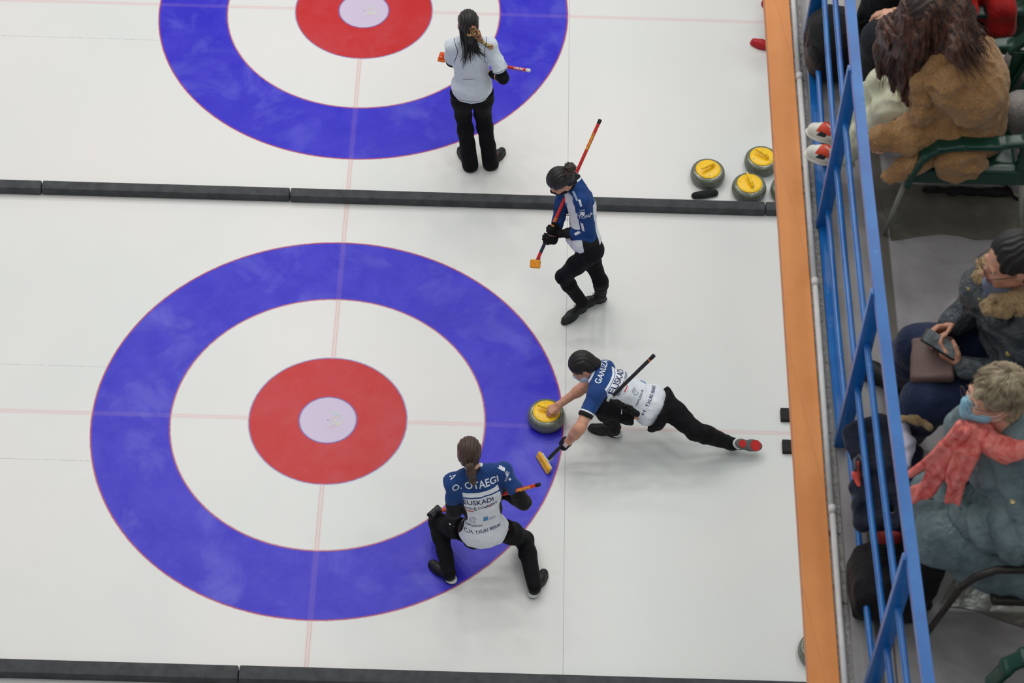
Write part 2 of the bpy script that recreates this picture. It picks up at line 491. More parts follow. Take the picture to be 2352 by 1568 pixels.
# faint printed emblem and the pin hole of each button
def stroke(cx, cy, pts, wd, z=.0012):
    V = []; F = []
    P = [A(cx + a, cy + b, z) for a, b in pts]; n = len(P)
    for i, p in enumerate(P):
        t = nrm(P[min(i + 1, n - 1)] - P[max(i - 1, 0)]); s_ = A(-t[1], t[0], 0) * wd * math.sin(math.pi * (i + .6) / (n + .2)); V += [p + s_, p - s_]
    for i in range(n - 1): F.append((2 * i, 2 * i + 1, 2 * i + 3, 2 * i + 2))
    return V, F
def arc(x0, y0, x1, y1, b, n=14):
    q = []
    for i in range(n + 1):
        t = i / n; dx, dy = x1 - x0, y1 - y0; q.append((x0 + dx * t - dy * b * 4 * t * (1 - t), y0 + dy * t + dx * b * 4 * t * (1 - t)))
    return q
for cy in (0, HY):
    root = empty('ice_emblem', (0, cy, 0), 'faint leaf-shaped emblem with pin hole frozen into the button of the ' + ('nearer' if cy == 0 else 'farther') + ' house', 'emblem')
    for nm, col, a in (('blue_stroke', (176, 184, 214), [arc(.01, .095, .10, .05, -.12)]),
                       ('green_stroke', (190, 202, 190), [arc(0, .07, .10, .04, .12), arc(.10, .035, .13, 0, -.15), arc(.0, -.06, .11, -.03, .1)]),
                       ('yellow_stroke', (206, 198, 186), [arc(.01, .0, .09, .035, .1), arc(.02, -.005, .11, -.025, .08), arc(.05, -.07, .12, -.03, .12)]),
                       ('red_stroke', (208, 176, 196), [arc(.0, -.095, .09, -.055, .1)])):
        V_, F_ = [], []
        for s_ in a:
            v_, f_ = stroke(0, cy, s_, .0065, .0003 + .00002 * len(V_) / 10 + .00005 * (len(nm) - 9)); F_ += [tuple(i_ + len(V_) for i_ in q_) for q_ in f_]; V_ += v_
        mkobj(nm, np.array(V_), F_, simple(nm, col, .5), root, False)
    mb = MB(); mb.lathe([(.0005, .0002), (.0045, .0002), (.0045, .0006), (.0005, .0006)], (0, cy, 0), 12); mb.build('pin_hole', simple('pin_dark', (38, 34, 36)), root)

# ------------------------------------------------------------------ foam dividers between the sheets
FOAM = cloth('divider_foam', (72, 74, 76), .9, .25, .22, .0, 6, 300)
def divider(yf, w_, h, cuts, z0, label0, nm='sheet_divider', group=None):
    for i in range(len(cuts) - 1):
        a, b = cuts[i], cuts[i + 1]
        mb = MB(); mb.box(((a + b) / 2, yf + w_ / 2 + .003 * ((i % 2) - .5), h / 2), ((b - a) / 2 - .003, w_ / 2, h / 2 - .002 * (i % 2)), bev=.012)
        o = mb.build(nm, FOAM); auto(o)
        tag(o, label0[i], 'divider', group)
divider(2.256, .095, .085, [-9, -2.545, -.475, 3.49, 5.5], 0,
        ['dark grey foam divider between the sheets, short piece at the left edge',
         'dark grey foam divider between the sheets, second piece from the left',
         'dark grey foam divider between the sheets, long piece passing behind the walking player',
         'dark grey foam divider between the sheets, short end piece at the orange board'])
divider(-2.385, .115, .09, [-9, -.47, 6], 0,
        ['dark grey foam divider strip along the bottom edge of the photo, left piece',
         'dark grey foam divider strip along the bottom edge of the photo, right piece'])

# ------------------------------------------------------------------ curling stones
GRAN = M('granite', .16, .6); _n = GRAN.noise(190, 3, .7); _n2 = GRAN.noise(60, 3)
GRAN.col(GRAN.mix(GRAN.ramp(_n, .42, .66), lin((78, 82, 70)), lin((142, 146, 130)))); GRAN = GRAN.m
BAND = M('granite_band', .55, .3); _n = BAND.noise(240, 3, .7)
BAND.col(BAND.mix(BAND.ramp(_n, .4, .7), lin((92, 96, 90)), lin((150, 152, 146)))); BAND = BAND.m
YEL = simple('yellow_plastic', (250, 200, 24), .33, .45, .04)
BOLT = simple('steel_bolt', (150, 150, 160), .35, .5, .05, metal=.6)
SKIRT = simple('stone_shadow_ring', (60, 62, 58), .5)
def make_stone(loc, ang, label, first=[None]):
    if first[0] is None:
        root = empty('curling_stone', (0, 0, 0))
        mb = MB(); prof = []
        R_ = .1445; h = .114
        for i in range(25):
            t = i / 24; a = -math.pi / 2 + math.pi * t; e = .62
            c_, s_ = math.cos(a), math.sin(a)
            prof.append((max(.0, .105 + (R_ - .105) * (abs(c_) ** e)), h / 2 + (h / 2) * (abs(s_) ** .8) * (1 if s_ > 0 else -1)))
        prof = [(.055, .006), (.062, .0)] + prof[0:] + [(.06, h)]
        mb.lathe(prof, (0, 0, 0), 64); auto(mb.build('stone_body', GRAN, root), 50)
        mb = MB(); mb.lathe([(.1440, .044), (.1456, .047), (.1456, .067), (.1440, .070)], (0, 0, 0), 64); auto(mb.build('striking_band', BAND, root))
        mb = MB(); mb.lathe([(.02, h - .004), (.104, h - .004), (.1065, h + .002), (.104, h + .007), (.085, h + .011), (.03, h + .0135), (.0005, h + .0135)], (0, 0, 0), 56)
        auto(mb.build('handle_disc', YEL, root), 60)
        vol = Vol(.003, .012)
        zz = h + .013
        pts = [A(-.045, 0, zz - .004), A(-.050, 0, zz + .018), A(-.030, 0, zz + .034), A(.02, 0, zz + .038), (A(.066, 0, zz + .040))]
        vol.chain(pts, [.014, .0125, .0125, .0130, .0115]); hd = vol.build('handle', YEL, root)
        for k in range(3):
            a = math.radians(60 + 120 * k); b = MB(); b.lathe([(.0005, 0), (.0052, 0), (.0052, .004), (.0005, .004)], (.083 * math.cos(a), .083 * math.sin(a), h + .009), 12); b.build('bolt', BOLT, root)
        first[0] = root; r = root
    else:
        src = first[0]; r = src.copy(); C.objects.link(r)
        for ch in [o for o in C.objects if o.parent is src]:
            c_ = ch.copy(); C.objects.link(c_); c_.parent = r
    r.location = tuple(loc); r.rotation_euler = (0, 0, math.radians(ang))
    return tag(r, label, 'curling stone', 'curling stones with yellow handles')
ST = at(1255, 953, .07)
mr = 57
make_stone((ST[0], ST[1], 0), 160, 'yellow-handled granite curling stone under the hand of the lunging player')
for (x, y, a, l) in ((1625.5, 399, 215, 'yellow-handled granite curling stone, leftmost of the parked group, above the black slider'),
                     (1749, 370, 145, 'yellow-handled granite curling stone parked farthest back, cut off by the orange board'),
                     (1720.5, 431.5, 110, 'yellow-handled granite curling stone parked right against the foam divider'),
                     (1809, 436, 40, 'granite curling stone beside the divider, nearly all hidden by the orange board'),
                     (1879, 1493, 80, 'granite curling stone near the bottom, only its left rim showing beside orange board')):
    P = at(x, y, .06); make_stone((P[0], P[1], 0), a, l)

# black rubber slider lying against the divider
v = Vol(.004, .02); a = at(1596, 449, .02); b = at(1641, 443, .02); v.ell((a + b) / 2, (.108, .042, .018), fr=(b - a, np.cross([0, 0, 1], b - a), [0, 0, 1])); v.cap(a, b, .026, .03)
o = v.build('slider_cover', cloth('black_rubber', (22, 26, 24), .7, .2), None); tag(o, 'flat black rubber slider cover lying against the divider below the leftmost parked stone', 'slider cover')
# the hack: two rubber foot holds
HK = empty('starting_hack', (3.62, .03, 0), 'pair of black rubber foot blocks on the ice at the orange board', 'hack')
RUB = simple('hack_rubber', (27, 27, 29), .7)
for (x0, y0, y1) in ((1793, 938, 967), (1797, 1010, 1041)):
    p = at(x0, (y0 + y1) / 2, .02); hgt = .09
    mb = MB(); mb.box((p[0] + .09, p[1] + .0, .02), (.09, .057, .02), bev=.004); auto(mb.build('foot_block', RUB, HK))
# ------------------------------------------------------------------ people
SKIN = M('skin', .5, .4); _n = SKIN.noise(30, 3); SKIN.col(SKIN.mix(SKIN.ramp(_n, .3, .7), lin((196, 138, 112)), lin((214, 160, 134)))); SKIN.inp('Subsurface Weight', .12); SKIN.inp('Subsurface Radius', (.02, .008, .004)); SKIN = SKIN.m
SKIN2 = M('skin_pale', .5, .4); _n = SKIN2.noise(30, 3); SKIN2.col(SKIN2.mix(SKIN2.ramp(_n, .3, .7), lin((214, 158, 132)), lin((228, 178, 152)))); SKIN2.inp('Subsurface Weight', .12); SKIN2 = SKIN2.m
def hairmat(name, a, b, rough=.42):
    m = M(name, rough, .45); n = m.noise(60, 4, .6, 0, stretch=(1, 1, .25)); m.col(m.mix(m.ramp(n, .35, .65), lin(a), lin(b))); m.bump(m.noise(240, 2, stretch=(1, 1, .12)), .5, .004); return m.m
H_BLACK = hairmat('hair_black', (20, 18, 19), (34, 30, 29)); H_BROWN = hairmat('hair_brown', (52, 38, 34), (84, 60, 48)); H_DARK = hairmat('hair_dark_brown', (36, 28, 27), (62, 44, 36))
BLACKFAB = cloth('black_trouser_cloth', (21, 21, 24), .85, .45, .2, .03, 9, spec=.12)
BLACKGLOVE = cloth('black_glove', (18, 17, 19), .65, .4, .2, .02, 30)
SHOE_B = simple('black_shoe', (24, 24, 26), .5, .4, .15, bump=.2, bscale=90)
SHOE_W = simple('white_shoe_trim', (206, 208, 208), .5)
SOLE = simple('shoe_sole_black', (20, 20, 22), .6)
EYEW = simple('eye_white', (225, 222, 216), .3); EYED = simple('eye_dark', (40, 28, 22), .2)
LIP = simple('lips', (176, 96, 90), .5)

def frame(u, r):
    u = nrm(u); r = nrm(r - u * np.dot(r, u)); return r, u, np.cross(u, r)   # right, up, forward
def head_sdf(v, H, R, U, Fd, s=1.0, ears=True):
    e = lambda x, f, u: H + (R * x + Fd * f + U * u) * s
    fr = (R, Fd, U)
    v.ell(e(0, -.012, .030), (.074 * s, .094 * s, .086 * s), fr, .02)
    v.ell(e(0, .022, -.035), (.062 * s, .070 * s, .080 * s), fr, .03)
    for k in (-1, 1):
        v.cap(e(k * .052, -.005, -.055), e(k * .018, .062, -.098), .020 * s, .018 * s, .02)
        v.ell(e(k * .030, .072, -.030), (.024 * s, .018 * s, .020 * s), fr, .012)
        v.ell(e(k * .026, .082, .018), (.024 * s, .010 * s, .008 * s), fr, .01)
        if ears:
            v.ell(e(k * .076, -.008, -.012), (.008 * s, .020 * s, .032 * s), (R + Fd * .25 * k, Fd, U), .006)
        v.hole(e(k * .030, .102, .002), (.015 * s, .014 * s, .010 * s), fr, .008)
    v.cap(e(0, .084, .006), e(0, .108, -.030), .008 * s, .012 * s, .010)
    v.ell(e(0, .098, -.036), (.017 * s, .012 * s, .009 * s), fr, .006)
    v.ell(e(0, .085, -.064), (.024 * s, .011 * s, .006 * s), fr, .005); v.ell(e(0, .082, -.075), (.021 * s, .011 * s, .006 * s), fr, .005)
    v.ell(e(0, .068, -.100), (.020 * s, .018 * s, .016 * s), fr, .015)
def hand_sdf(v, Wp, d, n, s_, curl=(.5, .6, .5), sc=1.0, thumb=(.5, .8, .35), fat=0.0, spread=.0):
    """Wp wrist, d towards the fingers, n palm normal, s_ towards the thumb"""
    d = nrm(d); n = nrm(n - d * np.dot(n, d)); s_ = nrm(s_ - d * np.dot(s_, d) - n * np.dot(s_, n))
    pr = .0125 + fat * .5
    for o, L in ((.026, .082), (.009, .086), (-.009, .083), (-.025, .076)):
        v.cap(Wp + s_ * o * .55 * sc, Wp + (s_ * o + d * L) * sc, (.014 + fat) * sc, pr * sc, .012)
    for i, (o, L, l1, r_) in enumerate(((.030, .084, .040, .0086), (.010, .090, .045, .0090), (-.011, .086, .041, .0086), (-.030, .076, .032, .0076))):
        p = Wp + (s_ * o + d * L) * sc; a = 0; r_ = (r_ + fat) * sc
        seg = (l1, l1 * .66, l1 * .55)
        for j in range(3):
            a += curl[j] + (.08 * i if j == 0 else 0)
            dd = d * math.cos(a) + n * math.sin(a) + s_ * spread * (1.5 - i)
            q = p + nrm(dd) * seg[j] * sc; v.cap(p, q, r_, r_ * .93, .004 if j else .008); p = q; r_ *= .93
    p = Wp + (s_ * .022 + d * .018) * sc
    t1 = nrm(d * thumb[0] + s_ * thumb[1] + n * thumb[2]); q = p + t1 * .042 * sc; v.cap(p, q, (.014 + fat * .6) * sc, (.0105 + fat) * sc, .012)
    t2 = nrm(d * (thumb[0] + .5) + s_ * (thumb[1] - .5) + n * (thumb[2] + .25)); q2 = q + t2 * .032 * sc; v.cap(q, q2, (.0105 + fat) * sc, (.0095 + fat) * sc, .005)
    t3 = nrm(d * (thumb[0] + .7) + s_ * (thumb[1] - .9) + n * (thumb[2] + .5)); v.cap(q2, q2 + t3 * .024 * sc, (.0095 + fat) * sc, (.008 + fat) * sc, .004)
def grip(P, g, frm, flip=1, off=.026):
    """wrist, palm direction, palm normal and thumb side of a fist closed round a shaft through P along g, the arm coming from frm"""
    g = nrm(g); w = P - frm; d = nrm(w - g * np.dot(w, g)); n = nrm(np.cross(g, d)) * flip
    Wp = P - d * .075 - n * off
    return Wp, d, n, g
CURL = (1.15, 1.35, 1.0)

class Person:
    def __init__(s, label, loc, sex='f', name='person'):
        s.root = empty(name, loc, label, 'person'); s.J = {}
    def shoe(s, ankle, toe, m=SHOE_B, trim=SHOE_W, heel_trim=True, up=(0, 0, 1), size=.26, laces=None, name='shoe', solem=SOLE, extra=None):
        """toe: point on the sole at the tip; ankle: joint"""
        up = nrm(up); d = toe - ankle; d = nrm(d - up * np.dot(d, up)); sd = np.cross(d, up)
        h = np.dot(ankle - toe, up); base = ankle - up * h; heel = base - d * .055
        L = size
        v = Vol(.005, .02)
        tip = heel + d * L
        v.cap(heel + d * .045 + up * .042, base + up * .075 + d * .012, .036, .040)
        v.cap(heel + d * .05 + up * .040, heel + d * (L * .62) + up * .036, .036, .040)
        v.cap(heel + d * (L * .60) + up * .032, heel + d * (L - .045) + sd * 0 + up * .030, .041, .034)
        v.plane(heel + up * .010, -up)
        o = v.build(name, m, s.root)
        v = Vol(.005, .01)
        v.ell(heel + d * .058 + up * .012, (.062, .040, .014), (d, sd, up)); v.ell(heel + d * (L * .65) + up * .012, (L * .345, .047, .014), (d, sd, up)); v.cap(heel + d * .05 + up * .012, heel + d * .17 + up * .012, .010)
        v.plane(heel + up * .0, -up); v.plane(heel + up * .020, up)
        v.build('sole', solem, o)
        if heel_trim:
            v = Vol(.005, .01); v.ell(heel + d * .040 + up * .030, (.052, .043, .020), (d, sd, up)); v.plane(heel + up * .018, -up); v.plane(heel + d * .055, d); v.build('heel_trim', trim, o)
        if laces is not None:
            mb = MB()
            for i in range(4):
                c_ = heel + d * (L * (.42 + .075 * i)) + up * (.082 - .0035 * i)
                mb.tube([c_ - sd * .022 - up * .006, c_ + up * .002, c_ + sd * .022 - up * .006], .0035, 6)
            mb.tube([heel + d * L * .42 + up * .084, heel + d * L * .36 + up * .088 + sd * .025, heel + d * L * .42 + up * .075 + sd * .035], .0025, 6)
            mb.tube([heel + d * L * .42 + up * .084, heel + d * L * .38 + up * .088 - sd * .025, heel + d * L * .46 + up * .075 - sd * .03], .0025, 6)
            mb.build('laces', laces, o, True)
        if extra: extra(o, heel, d, sd, up, L)
        return o
    def skeleton_body(s, hands, mat=None, vox=.0055, neck=.052, fore=(.042, .027)):
        J = s.J; v = Vol(vox, .02)
        R_, U_, F_ = J['hf']
        head_sdf(v, J['head'], R_, U_, F_, J.get('hs', 1.0))
        v.cap(J['neck'], J['head'] - U_ * .05 - F_ * .015, neck, neck * .95, .03)
        cr, cu, cf = frame(J['neck'] - J['chest'], J['SR'] - J['SL'])
        v.ell(J['chest'], (.13, .085, .13), (cr, cf, cu)); v.cap(J['SL'], J['SR'], .042); v.cap(J['chest'], J['neck'], .06, .05)
        v.ell(J['pelvis'], (.08, .06, .06), frame(J['chest'] - J['pelvis'], J['HR'] - J['HL'])[0:1] + (np.cross(nrm(J['chest'] - J['pelvis']), nrm(J['HR'] - J['HL'])), nrm(J['chest'] - J['pelvis'])))
        v.cap(J['pelvis'], J['chest'], .07, .08, .05)
        for k in 'LR':
            v.chain([J['S' + k], J['E' + k], J['W' + k]], [.046, .038 * fore[0] / .042, fore[1]], .02)
            mid = lerp(J['E' + k], J['W' + k], .3); v.cap(J['E' + k], mid, fore[0] * .9, fore[0], .02)
            v.chain([J['H' + k], lerp(J['H' + k], J['K' + k], .4), J['K' + k], J['A' + k]], [.03, .035, .042, .034], .02)
        for h in hands: hand_sdf(v, *h[:4], **h[4])
        return v.build('body', mat or SKIN, s.root)
    def trousers(s, m, rs=(.098, .066, .052, .055), hip=(.168, .120, .115), flare=None, vox=.008, name='trousers', disp=None, hem=None, bum=.0, seed=0, tuck=None, tuckr=(.24, .20, .28)):
        J = s.J; v = Vol(vox, .04)
        U_ = nrm(J['chest'] - J['pelvis']); R_ = nrm(J['HR'] - J['HL']); F_ = np.cross(U_, R_)
        v.ell(J['pelvis'] - F_ * .01, hip, (R_, F_, U_), .05)
        for k in 'LR':
            if bum: v.ell(J['H' + k] * .8 + J['pelvis'] * .2 - F_ * .05 - U_ * .01, (bum, bum, bum * 1.05), None, .05)
            H, K, An = J['H' + k], J['K' + k], J['A' + k]
            v.chain([H, lerp(H, K, .5), K], [rs[0], (rs[0] * .55 + rs[1] * .45), rs[1]], .035)
            calf = lerp(K, An, .3)
            v.cap(K, calf, rs[1], rs[1] * .98, .03)
            end = An if hem is None else An + hem.get(k, 0)
            v.cap(calf, end, rs[1] * .98, rs[3], .03)
            if k in (s.J.get('cuthem') or ''): v.plane(end, end - K)
        if tuck is not None:
            pt = J['pelvis'] - U_ * tuck; v.hole(J['pelvis'] - U_ * (tuckr[3] if len(tuckr) > 3 else 0), tuckr[:3], (R_, F_, U_), .008, (pt + U_ * .012, U_))
        v.disp = disp if disp is not None else [folds(.0035, 11, (1, 1, .7), seed), lumps(.002, 30, seed)]
        return v.build(name, m, s.root)
    def torso(s, v, chest=(.158, .108, .150), belly=(.138, .100, .13), hips=(.165, .118, .10), sh=.056, neckr=.062, collar=.0, down=.0):
        J = s.J; cr, cu, cf = frame(J['neck'] - J['chest'], J['SR'] - J['SL'])
        pu = nrm(J['chest'] - J['pelvis']); pr = nrm(J['HR'] - J['HL']); pr = nrm(pr - pu * np.dot(pr, pu)); pf = np.cross(pu, pr)
        v.ell(J['chest'] + cu * .0, chest, (cr, cf, cu), .06)
        br = nrm(cr + pr); bu = nrm(J['chest'] - J['pelvis']); bf = nrm(np.cross(bu, br)); v.ell(lerp(J['pelvis'], J['chest'], .5), belly, (br, bf, bu), .06)
        v.ell(J['pelvis'] - pu * down, hips, (pr, pf, pu), .06)
        v.cap(J['SL'], J['SR'], sh, sh, .05)
        v.cap(J['SL'] * .5 + J['SR'] * .5 - cu * .02, J['neck'] + cu * collar, .07, neckr, .05)
        for k in 'LR': v.cap(lerp(J['neck'], J['S' + k], .25) + cu * .01, J['S' + k], .045, sh * .95, .05)
        return (cr, cu, cf), (pr, pu, pf)
    def attrs(s):
        """garment coordinates: 'tor' across, up, forward; 'arm' position along the arm, nearness to arm against torso, side"""
        J = s.J; cr, cu, cf = frame(J['neck'] - J['pelvis'], J['SR'] - J['SL'])
        L = ln(J['neck'] - J['pelvis'])
        def f(V):
            V = np.asarray(V)
            spine = [J['pelvis'], J['chest'], J['neck']]
            # curved spine coordinate
            best = None
            dd = []; uu = []
            acc = 0
            for i in range(2):
                a, b = spine[i], spine[i + 1]; ab = b - a; l_ = ln(ab); t = ((V - a) @ ab) / l_ ** 2
                tc = np.clip(t, -9 if i == 0 else 0, 1 if i == 0 else 9); q = a + tc[:, None] * ab; dd.append(np.linalg.norm(V - q, axis=1)); uu.append(acc + tc * l_); acc += l_
            dd = np.array(dd); uu = np.array(uu); w_ = 1 / (dd ** 4 + 1e-9); u = (uu * w_).sum(0) / w_.sum(0)
            x = (V - J['chest']) @ cr; fw = (V - J['chest']) @ cf
            tor = np.stack([x, u / acc, fw], 1)
            out = []
            for k, sg in (('L', -1), ('R', 1)):
                S_, E_, W_ = J['S' + k], J['E' + k], J['W' + k]; l1, l2 = ln(E_ - S_), ln(W_ - E_)
                t1 = np.clip(((V - S_) @ (E_ - S_)) / l1 ** 2, 0, 1); d1 = np.linalg.norm(V - S_ - t1[:, None] * (E_ - S_), axis=1)
                t2 = np.clip(((V - E_) @ (W_ - E_)) / l2 ** 2, 0, 1.3); d2 = np.linalg.norm(V - E_ - t2[:, None] * (W_ - E_), axis=1)
                tt = np.where(d1 < d2, t1 * l1, l1 + t2 * l2)
                out.append((np.minimum(d1, d2), tt, sg))
            R_ = out[0][0] > out[1][0]
            dm = np.where(R_, out[1][0], out[0][0]); tm = np.where(R_, out[1][1], out[0][1]); sg = np.where(R_, 1.0, -1.0)
            seam = (x * sg) - (ln((J['SR'] - J['SL'])) * .5 - .012)     # outside the shoulder joint
            aw_ = np.maximum(np.minimum(seam, .09 - dm), (dd.min(0) - .102) - (dm - .048)); arm = np.stack([tm, aw_, sg], 1)
            return {'tor': tor, 'arm': arm}
        return f, (cr, cu, cf)
def mask_sdf(v, H, R, U, Fd, s=1.0, drop=0, th=.006):
    e = lambda x, f, u: H + (R * x + Fd * f + U * (u - drop)) * s
    fr = (R, Fd, U)
    v.ell(e(0, .030, -.062), (.066 * s, .070 * s, .058 * s), fr, .02)
    v.cap(e(0, .098, -.018), e(0, .085, -.095), .022 * s, .022 * s, .03)
    v.plane(e(0, .0, -.010), U - Fd * .12)
    v.plane(e(0, .018, 0), -Fd)

# ------------------------------------------------------------------ brooms
def broom(label, head, cap_end, L=None, shaft=(200, 40, 36), bands=(), pad=(236, 164, 40), housing=(40, 44, 120), endc=(22, 22, 24), head_dir=None, pad_n=(0, 0, 1), text=None, r=.0135, hl=.10):
    root = empty('curling_broom', head, label, 'curling broom', None)
    d = nrm(cap_end - head)
    mb = MB(); mb.tube([head + d * .045, cap_end - d * .03], r, 20)
    o = mkobj('shaft', mb.V, mb.F, None, root, True)
    m = M('broom_shaft', .35, .5); mat_y = None
    # colour along the shaft through the stored coordinate
    V = np.array(mb.V); t = (V - head) @ d
    a_ = o.data.attributes.new('tt', 'FLOAT_VECTOR', 'POINT'); a_.data.foreach_set('vector', np.stack([t, t * 0, t * 0], 1).astype(np.float32).ravel())
    tt = m.attr('tt')[0]; c = m.mix(m.noise(9) * .25, lin(shaft), tuple(q * .8 for q in lin(shaft)))
    for (a, b, col) in bands: c = m.mix(tt.band(a, b, .004), c, lin(col))
    m.col(c); o.data.materials.append(m.m); auto(o)
    mb = MB(); mb.tube([cap_end - d * .035, cap_end - d * .004, cap_end], [r * 1.08, r * 1.08, r * .8], 20); auto(mb.build('end_cap', simple('broom_cap', endc, .5), root), 50)
    hd = nrm(head_dir); hd = nrm(hd); n = nrm(np.asarray(pad_n, float) - hd * np.dot(pad_n, hd)); sd = np.cross(hd, n)
    v = Vol(.004, .012); v.box(head + n * .012, (hl - .012, .026, .010), (hd, sd, n), .009); v.cap(head + n * .014, head + n * .02 + d * .05, .016, .016)
    v.build('broom_head', simple('broom_housing', housing, .4, .5), root)
    v = Vol(.004, .008); v.box(head - n * .010, (hl, .034, .013), (hd, sd, n), .012); v.disp = [lumps(.0012, 200)]
    v.build('brush_pad', cloth('broom_pad', pad, .8, .3, .1), root)
    if text:
        bv = bvh_of(o, root)
        for (s_, frac, col, sz, sgn) in text:
            P = head + d * frac; tocam = nrm(CAM - P); ex = d * sgn; ey = np.cross(tocam, ex)
            decal('lettering', [(T(s_, .02), sz, 0, 0, 0)], bv, P + tocam * .03, ex, ey, sz, simple('broom_print', col, .5), o, .0008, .01)
    return root, d

# ------------------------------------------------------------------ team jersey
NAVY = (28, 66, 128); PRW = (226, 230, 238)
def team_jersey_material(name, front=False, black_from=.26, short=False, yoke=.70, white_out=.128):
    m = M(name, .75, .25); x, u, f = m.attr('tor'); t, aw, sg = m.attr('arm')
    navy = lin(NAVY); wh = lin(PRW); bl = lin((20, 20, 23)); n = m.noise(7, 3)
    nv = m.mix(m.ramp(n, .3, .7), tuple(q * .8 for q in navy), tuple(q * 1.15 for q in navy))
    ax = x.abs()
    # torso: navy yoke, white band, navy piping, white panel, black sides
    ty = u if not front else (u + ax * -.75 + .10)
    c = m.mix((ax - (u - .42) * (u - .42) * .45).step(white_out, .003), wh, bl)
    c = m.mix(ty.step(yoke - .055, .004), c, nv)
    c = m.mix(ty.step(yoke - .043, .004), c, wh)
    c = m.mix(ty.step(yoke, .004), c, nv)
    c = m.mix(u.step(1.10, .006), c, wh); c = m.mix(u.step(1.125, .006), c, nv)
    # sleeves
    sl = m.mix(t.step(black_from, .003), nv, bl)
    if short:
        sl = m.mix(t.step(black_from - .018, .002), nv, wh); sl = m.mix(t.step(black_from - .006, .002), sl, bl)
    c = m.mix(aw.step(0, .003), c, sl)
    m.col(c); m.bump(m.noise(9, 3, .5, 1.4) + m.noise(300, 2) * .04, .5, .03); m.inp('Sheen Weight', .1)
    return m.m
DKB = simple('print_navy', (40, 46, 92), .7); WHT = simple('print_white', (228, 232, 240), .7); REDP = simple('print_red', (206, 52, 48), .7); GRNP = simple('print_green', (44, 112, 80), .7)
CYAN = simple('print_blue', (62, 134, 196), .7); GREYP = simple('print_grey', (150, 160, 176), .7)
def back_print(pers, jersey, items, ex, ey):
    """items: (name, shapes, photo x, photo y, material): every print laid where it stands on the back"""
    bv = bvh_of(jersey, pers.root)
    for nm, bms, px, py, mt in items:
        q = pick(bv, px, py)
        if q is None: continue
        decal(nm, bms, bv, q, ex, ey, 1, mt, jersey, .0022, .022)
def chk(P, nm):
    J = P.J
    print(nm, 'pelvis', J['pelvis'].round(2), 'neck', J['neck'].round(2), 'trunk', round(ln(J['neck'] - J['pelvis']), 2), 'head', J['head'].round(2), round(ln(J['head'] - J['neck']), 2),
          'shoulders', round(ln(J['SL'] - J['SR']), 2), 'arm L', round(ln(J['SL'] - J['EL']), 2), round(ln(J['EL'] - J['WL']), 2), 'R', round(ln(J['SR'] - J['ER']), 2), round(ln(J['ER'] - J['WR']), 2),
          'leg L', round(ln(J['HL'] - J['KL']), 2), round(ln(J['KL'] - J['AL']), 2), 'R', round(ln(J['HR'] - J['KR']), 2), round(ln(J['KR'] - J['AR']), 2))
def setup(P, pelvis, chest, neck, head, hf, hu, SL, SR, right=None, hipw=.09):
    J = P.J; J['pelvis'] = pelvis; J['neck'] = neck; J['head'] = head; J['SL'] = SL; J['SR'] = SR
    J['chest'] = lerp(pelvis, neck, .66) if chest is None else chest
    r = right if right is not None else nrm(SR - SL)
    J['HL'] = pelvis - nrm(r) * hipw - nrm(neck - pelvis) * .03; J['HR'] = pelvis + nrm(r) * hipw - nrm(neck - pelvis) * .03
    F_ = nrm(hf); U_ = nrm(np.asarray(hu) - F_ * np.dot(hu, F_)); R_ = np.cross(F_, U_); J['hf'] = (R_, U_, F_)
def hair_cap(P, m, back=1.0, name='hair', extra=None, s=1.0, fringe=.0, k=.02, vox=.005, disp=True):
    J = P.J; R_, U_, F_ = J['hf']; H = J['head']; s = s * J.get('hs', 1)
    e = lambda x, f, u: H + (R_ * x + F_ * f + U_ * u) * s
    v = Vol(vox, k); fr = (R_, F_, U_)
    v.ell(e(0, -.018, .038), (.084 * s, .098 * s, .090 * s), fr)
    v.ell(e(0, -.040, -.010), (.078 * s, .076 * s, .080 * s), fr)
    v.hole(e(0, .090, -.030), (.062 * s, .075 * s, .085 * s), fr, .015)
    for q in (-1, 1): v.hole(e(q * .085, .005, -.020), (.022 * s, .026 * s, .036 * s), fr, .008)
    if extra: extra(v, e, (R_, U_, F_))
    if disp: v.disp = [lambda V: .003 * np.sin(((V - H) @ R_) * 260 + 6 * vnoise(V, 20)) ]
    return v.build(name, m, P.root)
def gloves(P, name, items, m=BLACKGLOVE):
    for nm, h, kw, wr in items:
        v = Vol(.0038, .01); hand_sdf(v, *h, fat=.0022, **kw); d = nrm(h[1])
        v.cap(h[0] - nrm(h[0] - wr) * -.0 + (wr - h[0]) * 0, h[0] + nrm(wr - h[0]) * .035, .031, .033, .01)
        v.build('glove', m, P.root)

# ===================================================== player standing with her back to the camera (white shirt)
P = Person('person standing with back turned in white short-sleeved shirt, long dark hair with floral scarf', at(1100, 365, 0)); J = P.J
pel = at(1083, 188, .93); nk = at(1080, 92, 1.41)
SL = at(1040, 106, 1.355); SR = at(1126, 105, 1.355)
setup(P, pel, None, nk, at(1075, 54, 1.56), (-.15, .95, -.22), (0, .2, 1), SL, SR)
bcap = at(1217, 162, 1.20); bhead = at(1016, 130, .74)
g = bcap - bhead
J['hs'] = 1.0
PR_ = lerp(bhead, bcap, .62); PL_ = lerp(bhead, bcap, .27)
hr = grip(PR_, g, SR + A(.05, .0, -.3), 1); hl = grip(PL_, g, SL + A(-.05, .1, -.3), 1)
hl = grip(at(1058, 134, .92), A(.3, .9, -.2), at(1027, 158, 1.08), 1)
J['WR'] = hr[0]; J['WL'] = hl[0]
J['ER'] = ik(SR, J['WR'], .29, .25, (1146, 160), name='A ER'); J['EL'] = ik(SL, J['WL'], .29, .25, (1027, 158), name='A EL')
aL = at(1080, 368, .085); aR = at(1127, 364, .085); J['AL'] = aL; J['AR'] = aR
